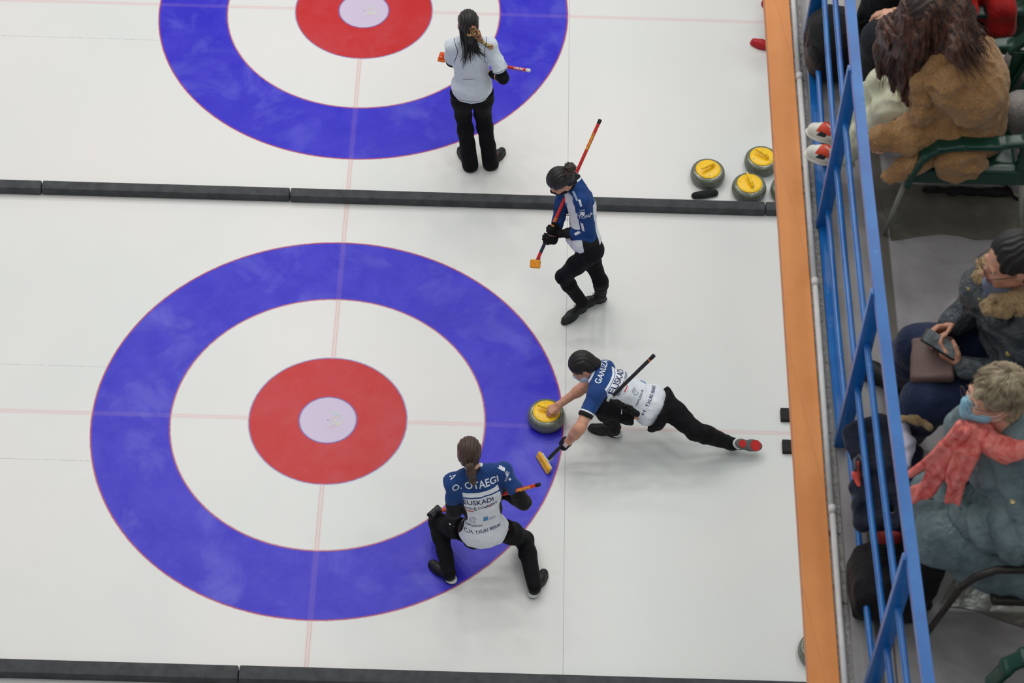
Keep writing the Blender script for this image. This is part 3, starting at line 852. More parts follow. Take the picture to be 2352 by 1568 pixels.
J['KL'] = ik(J['HL'], aL, .43, .42, (1066, 278), name='A KL'); J['KR'] = ik(J['HR'], aR, .43, .42, (1112, 275), name='A KR')
chk(P, 'A'); print('broomA', ln(g))
P.skeleton_body([(hr[0], hr[1], hr[2], hr[3], dict(curl=CURL)), (hl[0], hl[1], hl[2], hl[3], dict(curl=CURL))], SKIN2)
P.trousers(BLACKFAB, rs=(.098, .066, .060, .070), hip=(.150, .108, .11), bum=.085, tuck=.135, hem={'L': A(0, -.01, -.045), 'R': A(0, -.01, -.045)}, seed=3)
P.shoe(aL, at(1050, 336, 0), heel_trim=False, laces=simple('orange_laces', (232, 80, 40), .6), size=.29); P.shoe(aR, at(1165, 339, 0), heel_trim=False, laces=bpy.data.materials['orange_laces'], size=.27)
v = Vol(.0075, .04); (cr, cu, cf), (pr, pu, pf) = P.torso(v, chest=(.162, .112, .15), belly=(.148, .108, .14), hips=(.170, .138, .15), down=.05, sh=.052)
for k, q in (('L', .74), ('R', .74)): v.cap(J['S' + k], lerp(J['S' + k], J['E' + k], q), .054, .064, .03)
for k in 'LR':
    _d = nrm(J['E' + k] - J['S' + k]); _e = lerp(J['S' + k], J['E' + k], .78); v.hole(_e + _d * .04, (.10, .10, .10), None, .006, (_e, _d))
v.disp = [folds(.006, 11, (1, 1, .8), 5), lumps(.004, 24, 2)]; v.plane(pel + A(0, 0, -.135), A(0, 0, -1))
for k in 'LR':
    v.plane(lerp(J['S' + k], J['E' + k], .76), J['E' + k] - J['S' + k]) if 0 else None
at_, fr_ = P.attrs()
m = M('white_shirt', .8, .25); x, u, f = m.attr('tor'); t, aw, sg = m.attr('arm'); wh = lin((214, 222, 232)); pip = lin((60, 62, 84))
c = m.mix(m.noise(6).lt(.5) * .06, wh, lin((200, 208, 220)))
c = m.mix(aw.band(-.0035, .0035, .002) * u.gt(.62), c, pip)
c = m.mix(t.band(.213, .2175, .001) * aw.gt(0), c, pip)
c = m.mix(u.band(-.205, -.192, .003), c, pip)
m.col(c); m.bump(m.noise(8, 3, .5, 1.5) + m.noise(300) * .04, .55, .03)
shirt = v.build('shirt', m.m, P.root, at_)
bv = bvh_of(shirt, P.root)
q = pick(bv, 1076, 182)
if q is not None: decal('seam_fold', [(RECT(.10, .004, .01), 1, 0, 0, .12)], bv, q, cr, cu, 1, simple('seam_grey', (120, 130, 146)), shirt, .002)
for k in 'LR':      # black undershirt sleeves
    v = Vol(.006, .02); v.cap(lerp(J['S' + k], J['E' + k], .6), J['E' + k], .047, .045); v.cap(J['E' + k], lerp(J['E' + k], J['W' + k], .85), .044, .034)
    v.disp = [folds(.004, 22)]; v.build('undershirt_sleeve', BLACKFAB, P.root)
def ex(v, e, f3): v.cap(e(0, -.06, -.01), e(.0, -.09, -.08), .055, .05)
hair_cap(P, H_BLACK, extra=ex)
R_, U_, F_ = J['hf']; H = J['head']
e = lambda x, f, u: H + (R_ * x + F_ * f + U_ * u)
bk = lambda px, py, z, o=.0: at(px, py, z) 
def onback(px, py, lift=.012):
    p = pick(bv, px, py); return None if p is None else p + nrm(CAM - p) * lift
gs = []
for xs, xe, ye in ((-.07, 1048, 100), (-.05, 1064, 163), (-.02, 1074, 150), (.0, 1092, 140), (.03, 1106, 125), (.05, 1118, 143), (.06, 1122, 108)):
    mid = onback((1078 + (xe - 1078) * .35), 112, .02); end = onback(xe, ye, .01)
    if end is None: end = onback(1100, 125, .01)
    gs.append([e(xs, -.07, .0), e(xs * .9, -.105, -.06), e(xs * .8, -.11, -.10), mid, lerp(mid, end, .5), end])
strands('long_hair', gs, 130, H_BLACK, P.root, .0055, .014, tip=.2, label='long straight dark hair down the back')
# floral scarf tied in the hair
FLO = M('floral_scarf', .7); n1 = FLO.noise(55, 2); n2 = FLO.noise(80, 2, .5, 1)
c = FLO.mix(n1.step(.52, .05), lin((38, 40, 34)), lin((176, 168, 104))); c = FLO.mix(n2.step(.57, .04), c, lin((226, 96, 88))); c = FLO.mix(n2.step(.70, .04), c, lin((236, 170, 150))); FLO.col(c)
a0 = e(.022, -.125, .02); a1 = onback(1100, 88, .035); a2 = onback(1113, 100, .02); a3 = onback(1128, 108, .016)
if a3 is None: a3 = a2 + A(.05, 0, -.02)
v = Vol(.004, .012); v.cap(a0, lerp(a0, a1, .5), .026, .036); v.cap(lerp(a0, a1, .5), a1, .036, .026); v.cap(a1, a2, .018, .010); v.cap(a2, a3, .009, .018); v.ell(e(-.0, -.10, -.03), (.03, .03, .022)); v.disp = [folds(.004, 40)]
v.build('hair_scarf', FLO.m, P.root, label='scarf with red flowers')
broom('white and red curling broom held across the front by the standing white-shirted person', bhead, bcap, shaft=(214, 214, 216), bands=((ln(g) - .26, ln(g) - .035, (206, 46, 44)), (.05, .3, (206, 46, 44))),
      pad=(240, 110, 40), housing=(214, 80, 30), endc=(220, 220, 222), head_dir=(.2, 1, 0), hl=.05, text=[('Hardline', ln(g) - .14, (235, 235, 240), .032, -1)])

# ===================================================== player walking with a broom (black face mask, blue jersey)
P = Person('person walking with bowed head and black face mask, curly bun, blue team jersey', at(1345, 700, 0)); J = P.J
f0 = nrm(A(-.93, -.37, 0)); r0 = A(-f0[1], f0[0], 0) * -1     # right-hand side
r0 = np.cross(f0, A(0, 0, 1))
pel = at(1344, 556, .86); nk = at(1320, 422, 1.33)
SL = nk - r0 * .150 + A(.005, 0, -.035); SR = nk + r0 * .140 + A(0, 0, -.045)
print('B shoulders px', pj(SL), pj(SR), pj(nk))
setup(P, pel, lerp(pel, nk, .66) - f0 * .02, nk, at(1286, 416, 1.43), f0 * .62 + A(-.05, -.1, -.70), (-.55, -.25, .8), SL, SR, right=r0)
bcap = at(1379, 274, 1.66); bhead = at(1230, 606, .74); g = bcap - bhead; print('broomB', ln(g))
PL_ = lerp(bhead, bcap, .235); PR_ = lerp(bhead, bcap, .175)
print('B hand px', pj(PL_), PL_)
hl = grip(PL_, g, SL + A(.05, 0, -.28), 1, .024); hr = grip(PR_, g, SR + A(.1, .0, -.3), -1, .024)
J['WL'] = hl[0]; J['WR'] = hr[0]
J['EL'] = ik(SL, J['WL'], .285, .25, (1350, 524), bias=-r0 * .8 + A(0, 0, -.2), name='B EL'); J['ER'] = ik(SR, J['WR'], .285, .25, (1320, 505), bias=A(0, 1, -.3), name='B ER')
aL = at(1337, 694, .10); aR = at(1380, 672, .11); J['AL'] = aL; J['AR'] = aR
J['KL'] = ik(J['HL'], aL, .42, .41, (1294, 634), name='B KL'); J['KR'] = ik(J['HR'], aR, .42, .41, (1362, 610), name='B KR')
chk(P, 'B')
P.skeleton_body([(hl[0], hl[1], hl[2], hl[3], dict(curl=CURL)), (hr[0], hr[1], hr[2], hr[3], dict(curl=CURL))], SKIN, fore=(.034, .026))
P.trousers(BLACKFAB, rs=(.084, .056, .050, .047), hip=(.138, .105, .10), bum=.078, seed=9, tuck=-.0)
P.shoe(aL, at(1308, 733, 0), heel_trim=False, size=.285, laces=simple('black_laces', (40, 40, 42))); P.shoe(aR, at(1363, 690, .0) if 0 else aR + A(-.12, -.05, -.10), heel_trim=False, size=.275, laces=bpy.data.materials['black_laces'])
v = Vol(.0075, .04); (cr, cu, cf), (pr, pu, pf) = P.torso(v, chest=(.132, .108, .15), belly=(.118, .104, .13), hips=(.150, .120, .12), down=-.02, sh=.052, neckr=.06, collar=.02); v.plane(pel + A(0, 0, .0), A(.1, 0, -1))
for k in 'LR': v.chain([J['S' + k], lerp(J['S' + k], J['E' + k], .5), J['E' + k], lerp(J['E' + k], J['W' + k], .72)], [.056, .057, .050, .042], .006)
v.disp = [folds(.006, 13, (1, 1, .8), 4), lumps(.004, 30, 3)]
at_, fr_ = P.attrs()
m = M('team_jersey_side', .75, .25); x, u, f = m.attr('tor'); t, aw, sg = m.attr('arm')
navy = lin(NAVY); wh = lin(PRW); bl = lin((24, 24, 27)); n = m.noise(7, 3); nv = m.mix(m.ramp(n, .3, .7), tuple(q * .8 for q in navy), tuple(q * 1.15 for q in navy))
side = (x.abs()).gt(.118) ; front = f.gt(0.0)
c = m.mix(u.step(.36, .004), bl, nv)
c = m.mix((f - x.abs() * .35).step(.035, .003), c, wh)
yk = u + x.abs() * 1.0
c = m.mix((f.gt(.0)) * yk.step(.98, .004), c, nv)
c = m.mix(f.gt(.0) * yk.band(.955, .97, .003), c, nv)
c = m.mix(f.lt(-.055) * u.lt(.66), c, wh)
c = m.mix(u.step(1.07, .006), c, wh); c = m.mix(u.step(1.095, .006), c, bl)
c = m.mix(u.band(-.145, -.125, .004), c, wh)
sl = m.mix(t.step(.43, .003), nv, bl)
c = m.mix(aw.step(0, .003), c, sl)
m.col(c); m.bump(m.noise(9, 3, .5, 1.4) + m.noise(300, 2) * .04, .5, .03)
jer = v.build('jersey', m.m, P.root, at_, label='blue and white long-sleeved team jersey')
bv = bvh_of(jer, P.root)
def sleeve_decals(P, jer, bv, items):
    for (nm, bms, px, py, exv, eyv, mt) in items:
        q = pick(bv, px, py)
        if q is None: continue
        decal(nm, bms, bv, q, exv, eyv, 1, mt, jer, .002, .02)
arm_dn = nrm(J['EL'] - J['SL']); tocam = nrm(CAM - J['SL']); exa = nrm(np.cross(arm_dn * -1, tocam))
if pj(J['SL'] + exa)[0] < pj(J['SL'])[0]: exa = -exa
sleeve_decals(P, jer, bv, [('sleeve_patch', [(RECT(.018, .055), 1, 0, 0, .06)], 1333, 467, exa, -arm_dn, WHT),
    ('sleeve_patch', [(RECT(.018, .052), 1, 0, 0, .35)], 1321, 450, exa, -arm_dn, simple('print_pale', (170, 190, 220))),
    ('sleeve_emblem', [(RECT(.034, .026, .006), 1, 0, 0, 0), (RECT(.014, .034), 1, .002, 0, .3), (RECT(.06, .003), 1, -.008, .004, .15)], 1337, 490, exa, -arm_dn, WHT),
    ('sleeve_lettering', [(T('CAFES', .01), .016, 0, .030, 0), (T('AITONA', .012), .040, 0, -.032, 0)], 1338, 490, exa, -arm_dn, WHT),
    ('sleeve_stripe', [(RECT(.018, .085), 1, 0, 0, .0)], 1338, 521, exa, -arm_dn, WHT),
    ('sleeve_stripe', [(RECT(.05, .017), 1, 0, 0, .5)], 1326, 535, exa, -arm_dn, WHT),
    ('chest_lettering', [(T('EUSKADI', .012), .055, 0, 0, -.1), (T('BASQUE COUNTRY', .01), .022, .01, -.035, -.1)], 1292, 490, nrm(-r0 * .9 + A(0, 0, -.15)), A(0, 0, 1), DKB),
    ('chest_emblem', [(RING(.008, .014), 1, 0, 0, 0), (RECT(.012, .012), 1, 0, -.01, 0)], 1301, 468, nrm(-r0), A(0, 0, 1), CYAN)])
# white jersey tail hanging over the hip
v = Vol(.006, .02); a = at(1322, 548, .84); b = at(1328, 568, .76); v.chain([a + A(-.03, -.04, .03), a + A(0, -.05, 0), b + A(0, -.06, 0)], [.045, .042, .018]); v.disp = [folds(.004, 22)]; v.build('jersey_tail', simple('jersey_white', PRW, .8, bump=.3), jer)
def ex(v, e, f3):
    v.ell(e(.0, -.115, .055), (.048, .045, .045)); v.ell(e(.02, -.135, .03), (.03, .03, .03)); v.disp.append(lumps(.010, 55, 5))
hair_cap(P, H_BLACK, extra=None)
R_, U_, F_ = J['hf']; H = J['head']; e = lambda x, f, u: H + (R_ * x + F_ * f + U_ * u)
v = Vol(.004, .015); bc = at(1308, 389, 1.54); 
for i in range(16):
    o = RNG.normal(size=3) * .018; v.ell(bc + o, (.024, .024, .024))
v.ell(lerp(bc, H, .5), (.04, .04, .04)); v.disp = [lumps(.010, 70, 5)]
bun = v.build('hair_bun', H_DARK, P.root, label='curly bun of dark hair')
cs = []
for i in range(26):
    o = nrm(RNG.normal(size=3)) * .036; cs.append([bc + o * .8, bc + o * 1.2, bc + o * 1.3 + RNG.normal(size=3) * .014])
for i, cgs in enumerate([cs]): 
    mb = MB()
    for q in cgs: mb.tube([q[0], lerp(q[0], q[1], .5) + RNG.normal(size=3) * .004, q[1], q[2]], [.004, .004, .003, .001], 5)
    mb.build('loose_curls', H_DARK, bun, True)
v = Vol(.004, .02); mask_sdf(v, H, R_, U_, F_); v.build('face_mask', simple('black_mask', (24, 24, 27), .75), P.root, label='black cloth face mask')
v = Vol(.006, .03); v.cap(nk - cu * .02, lerp(nk, H, .55), .064, .058); v.disp = [folds(.006, 30)]; v.build('neck_warmer', simple('black_collar', (26, 26, 30), .8), P.root)
mb = MB(); q = H - R_ * .082 + F_ * .0 - U_ * .035; mb.lathe([(.0005, -.003), (.005, -.002), (.005, .002), (.0005, .003)], q, 10, up=R_); mb.build('earring', simple('pearl', (230, 226, 214), .2), P.root)
gloves(P, 'glove', [('glove', hl, dict(curl=CURL), J['EL']), ('glove', hr, dict(curl=CURL), J['ER'])])
LB = ln(g)
broom('red curling broom with orange pad carried by the walking person in black mask', bhead, bcap, shaft=(206, 40, 40), bands=((.10, .19, (30, 40, 66)), (.20, .40, (226, 110, 36)), (LB - .35, LB - .06, (206, 50, 36))),
      pad=(226, 146, 44), housing=(66, 66, 140), head_dir=(.95, -.15, .1), hl=.042, pad_n=(0, .6, -.75), text=[('Hardline', LB - .19, (240, 190, 60), .040, -1), ('Hardline', .30, (240, 200, 90), .030, 1)])

# ===================================================== player sliding out of the hack
P = Person('person lunging low on the ice with one hand on a curling stone', at(1450, 985, 0)); J = P.J
pel = at(1494, 930, .37); nk = at(1372, 866, .58)
SR = at(1390, 846, .54); SL = at(1368, 908, .57)
setup(P, pel, at(1420, 892, .50), nk, at(1339, 842, .62), (-.68, -.22, -.70), (-.70, .12, .68), SL, SR, right=nrm(A(.10, .95, .25)), hipw=.10)
bhead = at(1251, 1062, .03); bcap = at(1503, 815, .90); g = bcap - bhead; print('broomC', ln(g)); LC = ln(g)
PL_ = bhead + nrm(g) * LC * .19; print('C left hand', PL_, pj(PL_))
PR_ = A(ST[0], ST[1], 0) + A(.050, .045, .155)
hl = grip(PL_, g, SL + A(0, -.25, -.1), -1, .022)
hax = nrm(A(math.cos(math.radians(160)), math.sin(math.radians(160)), 0)); print('stone', ST, pj(PR_))
hr = (at(1284, 929, .205), nrm(A(-.85, -.45, -.35)), A(-.2, .1, -1), A(.1, -1, 0))
hr = (hr[0], hr[1], hr[2], hr[3])
J['WL'] = hl[0]; J['WR'] = hr[0]
J['EL'] = ik(SL, J['WL'], .28, .25, (1352, 968), bias=A(0, -.2, 1), name='C EL'); J['ER'] = ik(SR, J['WR'], .28, .25, (1348, 884), name='C ER')
aL = at(1412, 980, .10); aR = at(1684, 1020, .075); J['AL'] = aL; J['AR'] = aR
J['KL'] = ik(J['HL'], aL, .42, .40, (1392, 936), name='C KL'); J['KR'] = ik(J['HR'], aR, .42, .40, (1592, 985), name='C KR')
chk(P, 'C')
P.skeleton_body([(*hl, dict(curl=CURL)), (*hr, dict(curl=(.7, 1.1, .9), thumb=(.6, .5, .5)))], SKIN, fore=(.046, .029))
P.trousers(BLACKFAB, rs=(.100, .070, .056, .048), hip=(.150, .115, .12), bum=.100, seed=14, tuck=.075, tuckr=(.215, .175, .19, .0), disp=[folds(.004, 13, (1, 1, .7), 4), lumps(.003, 34)])
P.shoe(aL, at(1352, 985, 0), size=.27)
REDS = simple('red_sole_pad', (196, 44, 44), .6); GRS = simple('grey_sole', (98, 100, 98), .6)
def soles(o, heel, d, sd, up, L):
    for (k, r_) in ((.24, .030), (.72, .043)):
        mb = MB(); mb.lathe([(.0005, -.003), (r_, -.003), (r_, .004), (.0005, .004)], heel + d * L * k + up * .0, 28, up=up); auto(mb.build('sole_disc', REDS, o))
upv = nrm(A(-.35, .45, -.8)); tip = at(1746, 1023, .10)
aR2 = tip - nrm(A(1, 0, 0)) * .2; 
P.shoe(at(1694, 1021, .085) + upv * .055, at(1746, 1024, .10), up=upv, size=.235, solem=GRS, trim=SHOE_W, extra=soles, laces=bpy.data.materials['black_laces'], m=simple('grey_shoe', (60, 60, 62), .6))
v = Vol(.006, .02); v.cap(lerp(J['KR'], aR, .90), aR, .050, .046); v.disp = [folds(.008, 36)]; v.build('trouser_cuff', BLACKFAB, P.root)
v = Vol(.0075, .04); (cr, cu, cf), (pr, pu, pf) = P.torso(v, chest=(.160, .115, .15), belly=(.145, .110, .13), hips=(.172, .128, .12), down=.00, sh=.056, neckr=.062); v.plane(pel - nrm(nk - pel) * .062, pel - nk)
for k in 'LR': v.cap(J['S' + k], lerp(J['S' + k], J['E' + k], .62), .058, .058, .03); _d = nrm(J['E' + k] - J['S' + k]); _e = lerp(J['S' + k], J['E' + k], .66); v.hole(_e + _d * .05, (.09, .09, .09), None, .006, (_e, _d))
v.disp = [folds(.004, 12, (1, 1, .8), 8), lumps(.003, 26, 6)]
at_, fr_ = P.attrs()
jer = v.build('jersey', team_jersey_material('team_jersey_short', black_from=.160, short=True, yoke=.80, white_out=.150), P.root, at_, label='blue and white short-sleeved team jersey')
ubk = nrm(nk - pel); rbk = nrm(SR - SL)
back_print(P, jer, [('player_name', [(T('GANUZA', .012), .062, 0, 0, 0)], 1385, 850, WHT), ('sponsor_lettering', [(T('EUSKADI', .014), .066, 0, 0, 0)], 1422, 868, DKB),
    ('sponsor_lettering', [(T('BASQUE COUNTRY', .008), .031, 0, 0, 0)], 1436, 872, DKB), ('sponsor_bar', [(RECT(.06, .008), 1, 0, 0, 0)], 1438, 892, REDP), ('sponsor_bar', [(RECT(.026, .008), 1, 0, 0, 0)], 1434, 880, GRNP),
    ('sponsor_bar', [(RECT(.02, .007), 1, 0, 0, 0)], 1447, 847, REDP), ('sponsor_bar', [(RECT(.02, .007), 1, 0, 0, 0)], 1448, 853, GRNP),
    ('crest_print', [(RING(.022, .028, 20, 300), 1, 0, 0, 0), (RING(.008, .012, -60, 200), 1, 0, 0, 0)], 1459, 899, GREYP), ('crest_lettering', [(T('GIPUZKOA', .008), .024, 0, 0, .1)], 1471, 911, DKB),
    ('square_logo', [(RECT(.032, .042, .004), 1, 0, 0, 0), (RECT(.03, .006), 1, .045, .01, 0)], 1477, 876, CYAN), ('square_logo', [(RECT(.014, .012), 1, 0, 0, 0)], 1475, 876, WHT),
    ('club_lettering', [(T('C.H. TXURI BERRI', .010), .036, 0, 0, .05)], 1494, 916, DKB)], rbk, ubk)
def ex(v, e, f3): v.cap(e(0, -.05, -.02), e(0, -.09, -.05), .05, .035)
hair_cap(P, H_BLACK, extra=ex, s=1.04)
R_, U_, F_ = J['hf']; H = J['head']
v = Vol(.004, .02); mask_sdf(v, H, R_, U_, F_); v.build('face_mask', simple('pale_mask', (196, 214, 226), .75), P.root, label='pale blue face mask')
gloves(P, 'glove', [('glove', hl, dict(curl=CURL), J['EL'])])
mb = MB(); a = J['WL']; d = nrm(J['EL'] - a); mb.lathe([(.033, .0), (.036, .002), (.036, .018), (.033, .02)], a + d * .045, 24, up=d); auto(mb.build('watch_strap', simple('watch_black', (28, 28, 32), .4), P.root)); 
mb = MB(); tc = nrm(nrm(CAM - a) - d * np.dot(nrm(CAM - a), d)); mb.box(a + d * .055 + tc * .036, (.017, .017, .005), (d, np.cross(tc, d), tc), bev=.003); auto(mb.build('watch_face', simple('watch_glass', (214, 196, 190), .2), P.root))
mb = MB(); a = J['WR']; d = nrm(J['ER'] - a); mb.lathe([(.0290, .0), (.0305, .0015), (.0290, .003)], a + d * .02, 24, up=d); mb.build('bracelet', simple('silver', (190, 190, 196), .25, metal=.8), P.root, True)
# folded black gloves / bottle pouch hanging at the side below the jersey
v = Vol(.005, .012); a = at(1418, 925, .60); b = at(1462, 950, .50); v.cap(a, lerp(a, b, .5), .020, .026); v.cap(lerp(a, b, .5), b, .026, .022); v.cap(a, a + A(-.05, .02, .0), .014, .01); v.disp = [folds(.008, 40)]; v.build('tucked_glove', BLACKGLOVE, P.root, label='black glove tucked at the waist')
O2 = at(1430, 938, .50)
tro = [o for o in C.objects if o.name.startswith('trousers') and o.parent is P.root][0]; bt = bvh_of(tro, P.root); q = pick(bt, 1429, 938)
if q is not None: decal('thigh_print', [(RECT(.022, .007, .004), 1, -.03, 0, 0), (RECT(.03, .006, -.003), 1, .004, .003, .1), (RECT(.012, .010), 1, .034, 0, 0)], bt, q, A(.12, .9, .3), A(-1, .1, 0), 1, WHT, tro, .002)
broom('black curling broom with yellow pad held under the arm of the lunging person', bhead, bcap, shaft=(34, 34, 38), bands=((.50, .78, (206, 208, 204)), (LC - .06, LC - .05, (222, 100, 40))), pad=(240, 176, 56), housing=(190, 196, 206),
      head_dir=at(1264, 1084, 0) - at(1235, 1037, 0), pad_n=(.7, .45, -.3), hl=.095, r=.0145)

# ===================================================== player squatting with her back to the camera
P = Person('person squatting with back turned on the blue ring, brown ponytail, blue team jersey', at(1125, 1325, 0)); J = P.J
pel = at(1110, 1208, .47); nk = at(1093, 1084, .95)
SL = at(1040, 1106, .89); SR = at(1155, 1082, .93)
setup(P, pel, at(1103, 1128, .80), nk, at(1077, 1038, 1.11), (-.10, .93, -.30), (0, .25, 1), SL, SR, hipw=.10)
bhead = at(1000, 1176, .30); bcap = at(1240, 1112, 1.02); g = bcap - bhead; LD = ln(g); print('broomD', LD)
PR_ = lerp(bhead, bcap, .56); PL_ = lerp(bhead, bcap, .27)
hr = grip(PR_, g, SR + A(.15, .05, -.2), 1, .024); hl = grip(PL_, g, SL + A(-.05, .2, -.2), 1, .024)
J['WL'] = hl[0]; J['WR'] = hr[0]; print('D wrists', pj(hl[0]), pj(hr[0]))
J['EL'] = ik(SL, J['WL'], .25, .23, (1043, 1155), name='D EL'); J['ER'] = ik(SR, J['WR'], .28, .25, (1194, 1145), name='D ER')
aL = at(1032, 1314, .095); aR = at(1228, 1345, .095); J['AL'] = aL; J['AR'] = aR
J['KL'] = ik(J['HL'], aL, .43, .41, (1005, 1212), name='D KL'); J['KR'] = ik(J['HR'], aR, .43, .41, (1196, 1225), name='D KR')
chk(P, 'D')
P.skeleton_body([(*hr, dict(curl=CURL)), (*hl, dict(curl=CURL))], SKIN2, fore=(.034, .026))
tro = P.trousers(BLACKFAB, rs=(.092, .064, .054, .050), hip=(.150, .110, .11), bum=.090, seed=21, tuck=.115, tuckr=(.212, .172, .19, .03))
P.shoe(aL, at(986, 1293, 0), size=.27, laces=bpy.data.materials['black_laces']); P.shoe(aR, at(1254, 1310, 0), size=.27, laces=bpy.data.materials['black_laces'])
v = Vol(.0075, .04); (cr, cu, cf), (pr, pu, pf) = P.torso(v, chest=(.165, .112, .15), belly=(.145, .108, .13), hips=(.182, .142, .15), down=.03, sh=.056, neckr=.056); v.plane(pel - nrm(nk - pel) * .115, pel - nk)
for k in 'LR': v.chain([J['S' + k], lerp(J['S' + k], J['E' + k], .5), J['E' + k], lerp(J['E' + k], J['W' + k], .85)], [.056, .056, .050, .036], .02)
v.disp = [folds(.006, 13, (1, 1, .8), 12), lumps(.004, 28, 9)]
at_, fr_ = P.attrs()
jer = v.build('jersey', team_jersey_material('team_jersey_long', black_from=.17, yoke=.74, white_out=.118), P.root, at_, label='blue and white long-sleeved team jersey')
bv = bvh_of(jer, P.root)
rbk = nrm(SR - SL); ubk = nrm(nk - pel)
back_print(P, jer, [('player_name', [(T('O. OTAEGI', .012), .070, 0, 0, 0)], 1093, 1115, WHT), ('sponsor_lettering', [(T('EUSKADI', .014), .056, 0, 0, 0)], 1100, 1155, DKB),
    ('sponsor_lettering', [(T('BASQUE COUNTRY', .008), .031, 0, 0, 0)], 1101, 1167, DKB), ('sponsor_bar', [(RECT(.06, .008), 1, 0, 0, 0)], 1078, 1173, REDP), ('sponsor_bar', [(RECT(.022, .008), 1, 0, 0, 0)], 1092, 1171, GRNP),
    ('sponsor_bar', [(RECT(.045, .006), 1, 0, 0, 0)], 1127, 1161, REDP), ('sponsor_bar', [(RECT(.022, .006), 1, 0, 0, 0)], 1117, 1164, GRNP),
    ('crest_print', [(RING(.020, .026, 20, 300), 1, 0, 0, 0), (RING(.008, .012, -60, 200), 1, 0, 0, 0)], 1087, 1194, GREYP), ('crest_lettering', [(T('GIPUZKOA', .008), .024, 0, 0, 0)], 1089, 1207, DKB),
    ('square_logo', [(RECT(.032, .042, .004), 1, 0, 0, 0)], 1115, 1191, CYAN), ('square_logo', [(RECT(.05, .005), 1, 0, 0, 0), (RECT(.05, .005), 1, 0, -.014, 0)], 1130, 1187, GREYP), ('square_logo', [(RECT(.014, .012), 1, 0, 0, 0)], 1115, 1189, WHT),
    ('club_lettering', [(T('C.H. TXURI BERRI', .010), .034, 0, 0, 0)], 1110, 1219, DKB)], rbk, ubk)
ex_ = nrm(np.cross(nrm(J['ER'] - SR), nrm(CAM - SR))); 
sleeve_decals(P, jer, bv, [('shoulder_patch', [(RECT(.055, .018), 1, 0, 0, -.5)], 1151, 1074, rbk, ubk, WHT), ('shoulder_patch', [(RECT(.05, .012), 1, 0, 0, .35)], 1040, 1092, rbk, ubk, WHT),
    ('sleeve_emblem', [(RECT(.014, .02, .004), 1, 0, 0, .3), (RECT(.02, .006), 1, 0, .018, .3), (T('AITONA', .01), .02, .0, -.02, 1.0)], 1164, 1090, rbk, ubk, WHT),
    ('sleeve_emblem', [(RECT(.016, .016), 1, 0, 0, .3)], 1171, 1100, rbk, ubk, WHT)])
def ex(v, e, f3): pass
hair_cap(P, H_BROWN, extra=ex, s=1.02)
R_, U_, F_ = J['hf']; H = J['head']; e = lambda x, f, u: H + (R_ * x + F_ * f + U_ * u)
p0 = e(0, -.10, -.02); pts = [p0, e(.0, -.145, -.02), e(.005, -.16, -.07), e(.015, -.155, -.13), e(.028, -.14, -.19)]
v = Vol(.004, .02); v.chain([p0, pts[1]], [.022, .026]); v.chain(pts[1:], [.026, .030, .028, .008]); v.disp = [lambda V: .003 * np.sin(((V - H) @ R_) * 300)]
pt = v.build('ponytail', H_BROWN, P.root)
strands('ponytail_strands', [[q + R_ * k * .018 for q in pts] for k in (-1, 0, 1)], 46, H_BROWN, pt, .0035, .007, tip=.2)
mb = MB(); mb.lathe([(.021, -.006), (.026, -.003), (.026, .003), (.021, .006)], e(0, -.118, -.02), 18, up=nrm(pts[1] - p0)); mb.build('hair_tie', simple('hair_tie_black', (20, 20, 22)), pt, True)
v = Vol(.005, .02); v.cap(nk - cu * .0, nk + cu * .045, .060, .055); v.plane(nk + cu * .055, cu); v.build('collar', simple('dark_collar', (30, 32, 44), .8), jer)
gloves(P, 'glove', [('glove', hl, dict(curl=CURL), J['EL']), ('glove', hr, dict(curl=CURL), J['ER'])])
bt = bvh_of(tro, P.root)
q = pick(bt, 1041, 1202)
if q is not None: decal('thigh_print', [(RECT(.026, .007, .004), 1, -.03, -.016, .5), (RECT(.03, .006, -.003), 1, .004, .003, .6), (RECT(.012, .010), 1, .034, .018, .5)], bt, q, rbk, ubk, 1, WHT, tro, .002)
q = pick(bt, 1156, 1172)
if q is not None: decal('hip_mark', [(RECT(.006, .03), 1, 0, 0, .4)], bt, q, rbk, ubk, 1, WHT, tro, .002)
broom('orange-red curling broom with black brush head held by the squatting person', bhead, bcap, shaft=(216, 50, 44), bands=((.06, .30, (222, 96, 56)), (LD - .30, LD - .05, (216, 60, 40))), pad=(36, 36, 38), housing=(30, 30, 32),
      head_dir=at(1018, 1160, .3) - at(982, 1192, .3), pad_n=(.2, -.3, .9), hl=.062, text=[('Hardline', LD - .17, (240, 196, 50), .038, 1), ('Hardline', .22, (240, 200, 90), .03, 1)])
# ------------------------------------------------------------------ the spectators' gallery
ZF = 6.8
CONC = M('gallery_floor', .28, .45); x, y, z = CONC.xyz(); n = CONC.noise(3.0, 4, .6); n2 = CONC.noise(60, 3)
c = CONC.mix(CONC.ramp(n, .3, .7), lin((146, 141, 142)), lin((164, 159, 160)))
c = CONC.mix(x.band(2.955, 3.02, .01), c, lin((156, 150, 150))); c = CONC.mix(x.band(3.02, 3.075, .008), c, lin((104, 98, 92)))
c = CONC.mix(x.band(2.86, 2.885, .006), c, lin((92, 92, 90))); c = CONC.mix(x.band(2.925, 2.935, .004), c, lin((98, 90, 92)))
c = CONC.mix(CONC.ramp(n2, .55, .8) * .25, c, lin((110, 106, 104))); CONC.col(c)
mb = MB(); mb.box((5.35, -1.5, ZF - .175), (2.59, 8.5, .175)); tag(mb.build('floor', CONC.m), 'grey concrete gallery floor behind the blue railing', 'floor', kind='structure')
ORG = M('orange_paint', .5, .35); x, y, z = ORG.xyz(); n = ORG.noise(2.2, 4, .6)
c = ORG.mix(ORG.ramp(n, .3, .7), lin((214, 132, 66)), lin((226, 146, 80)))
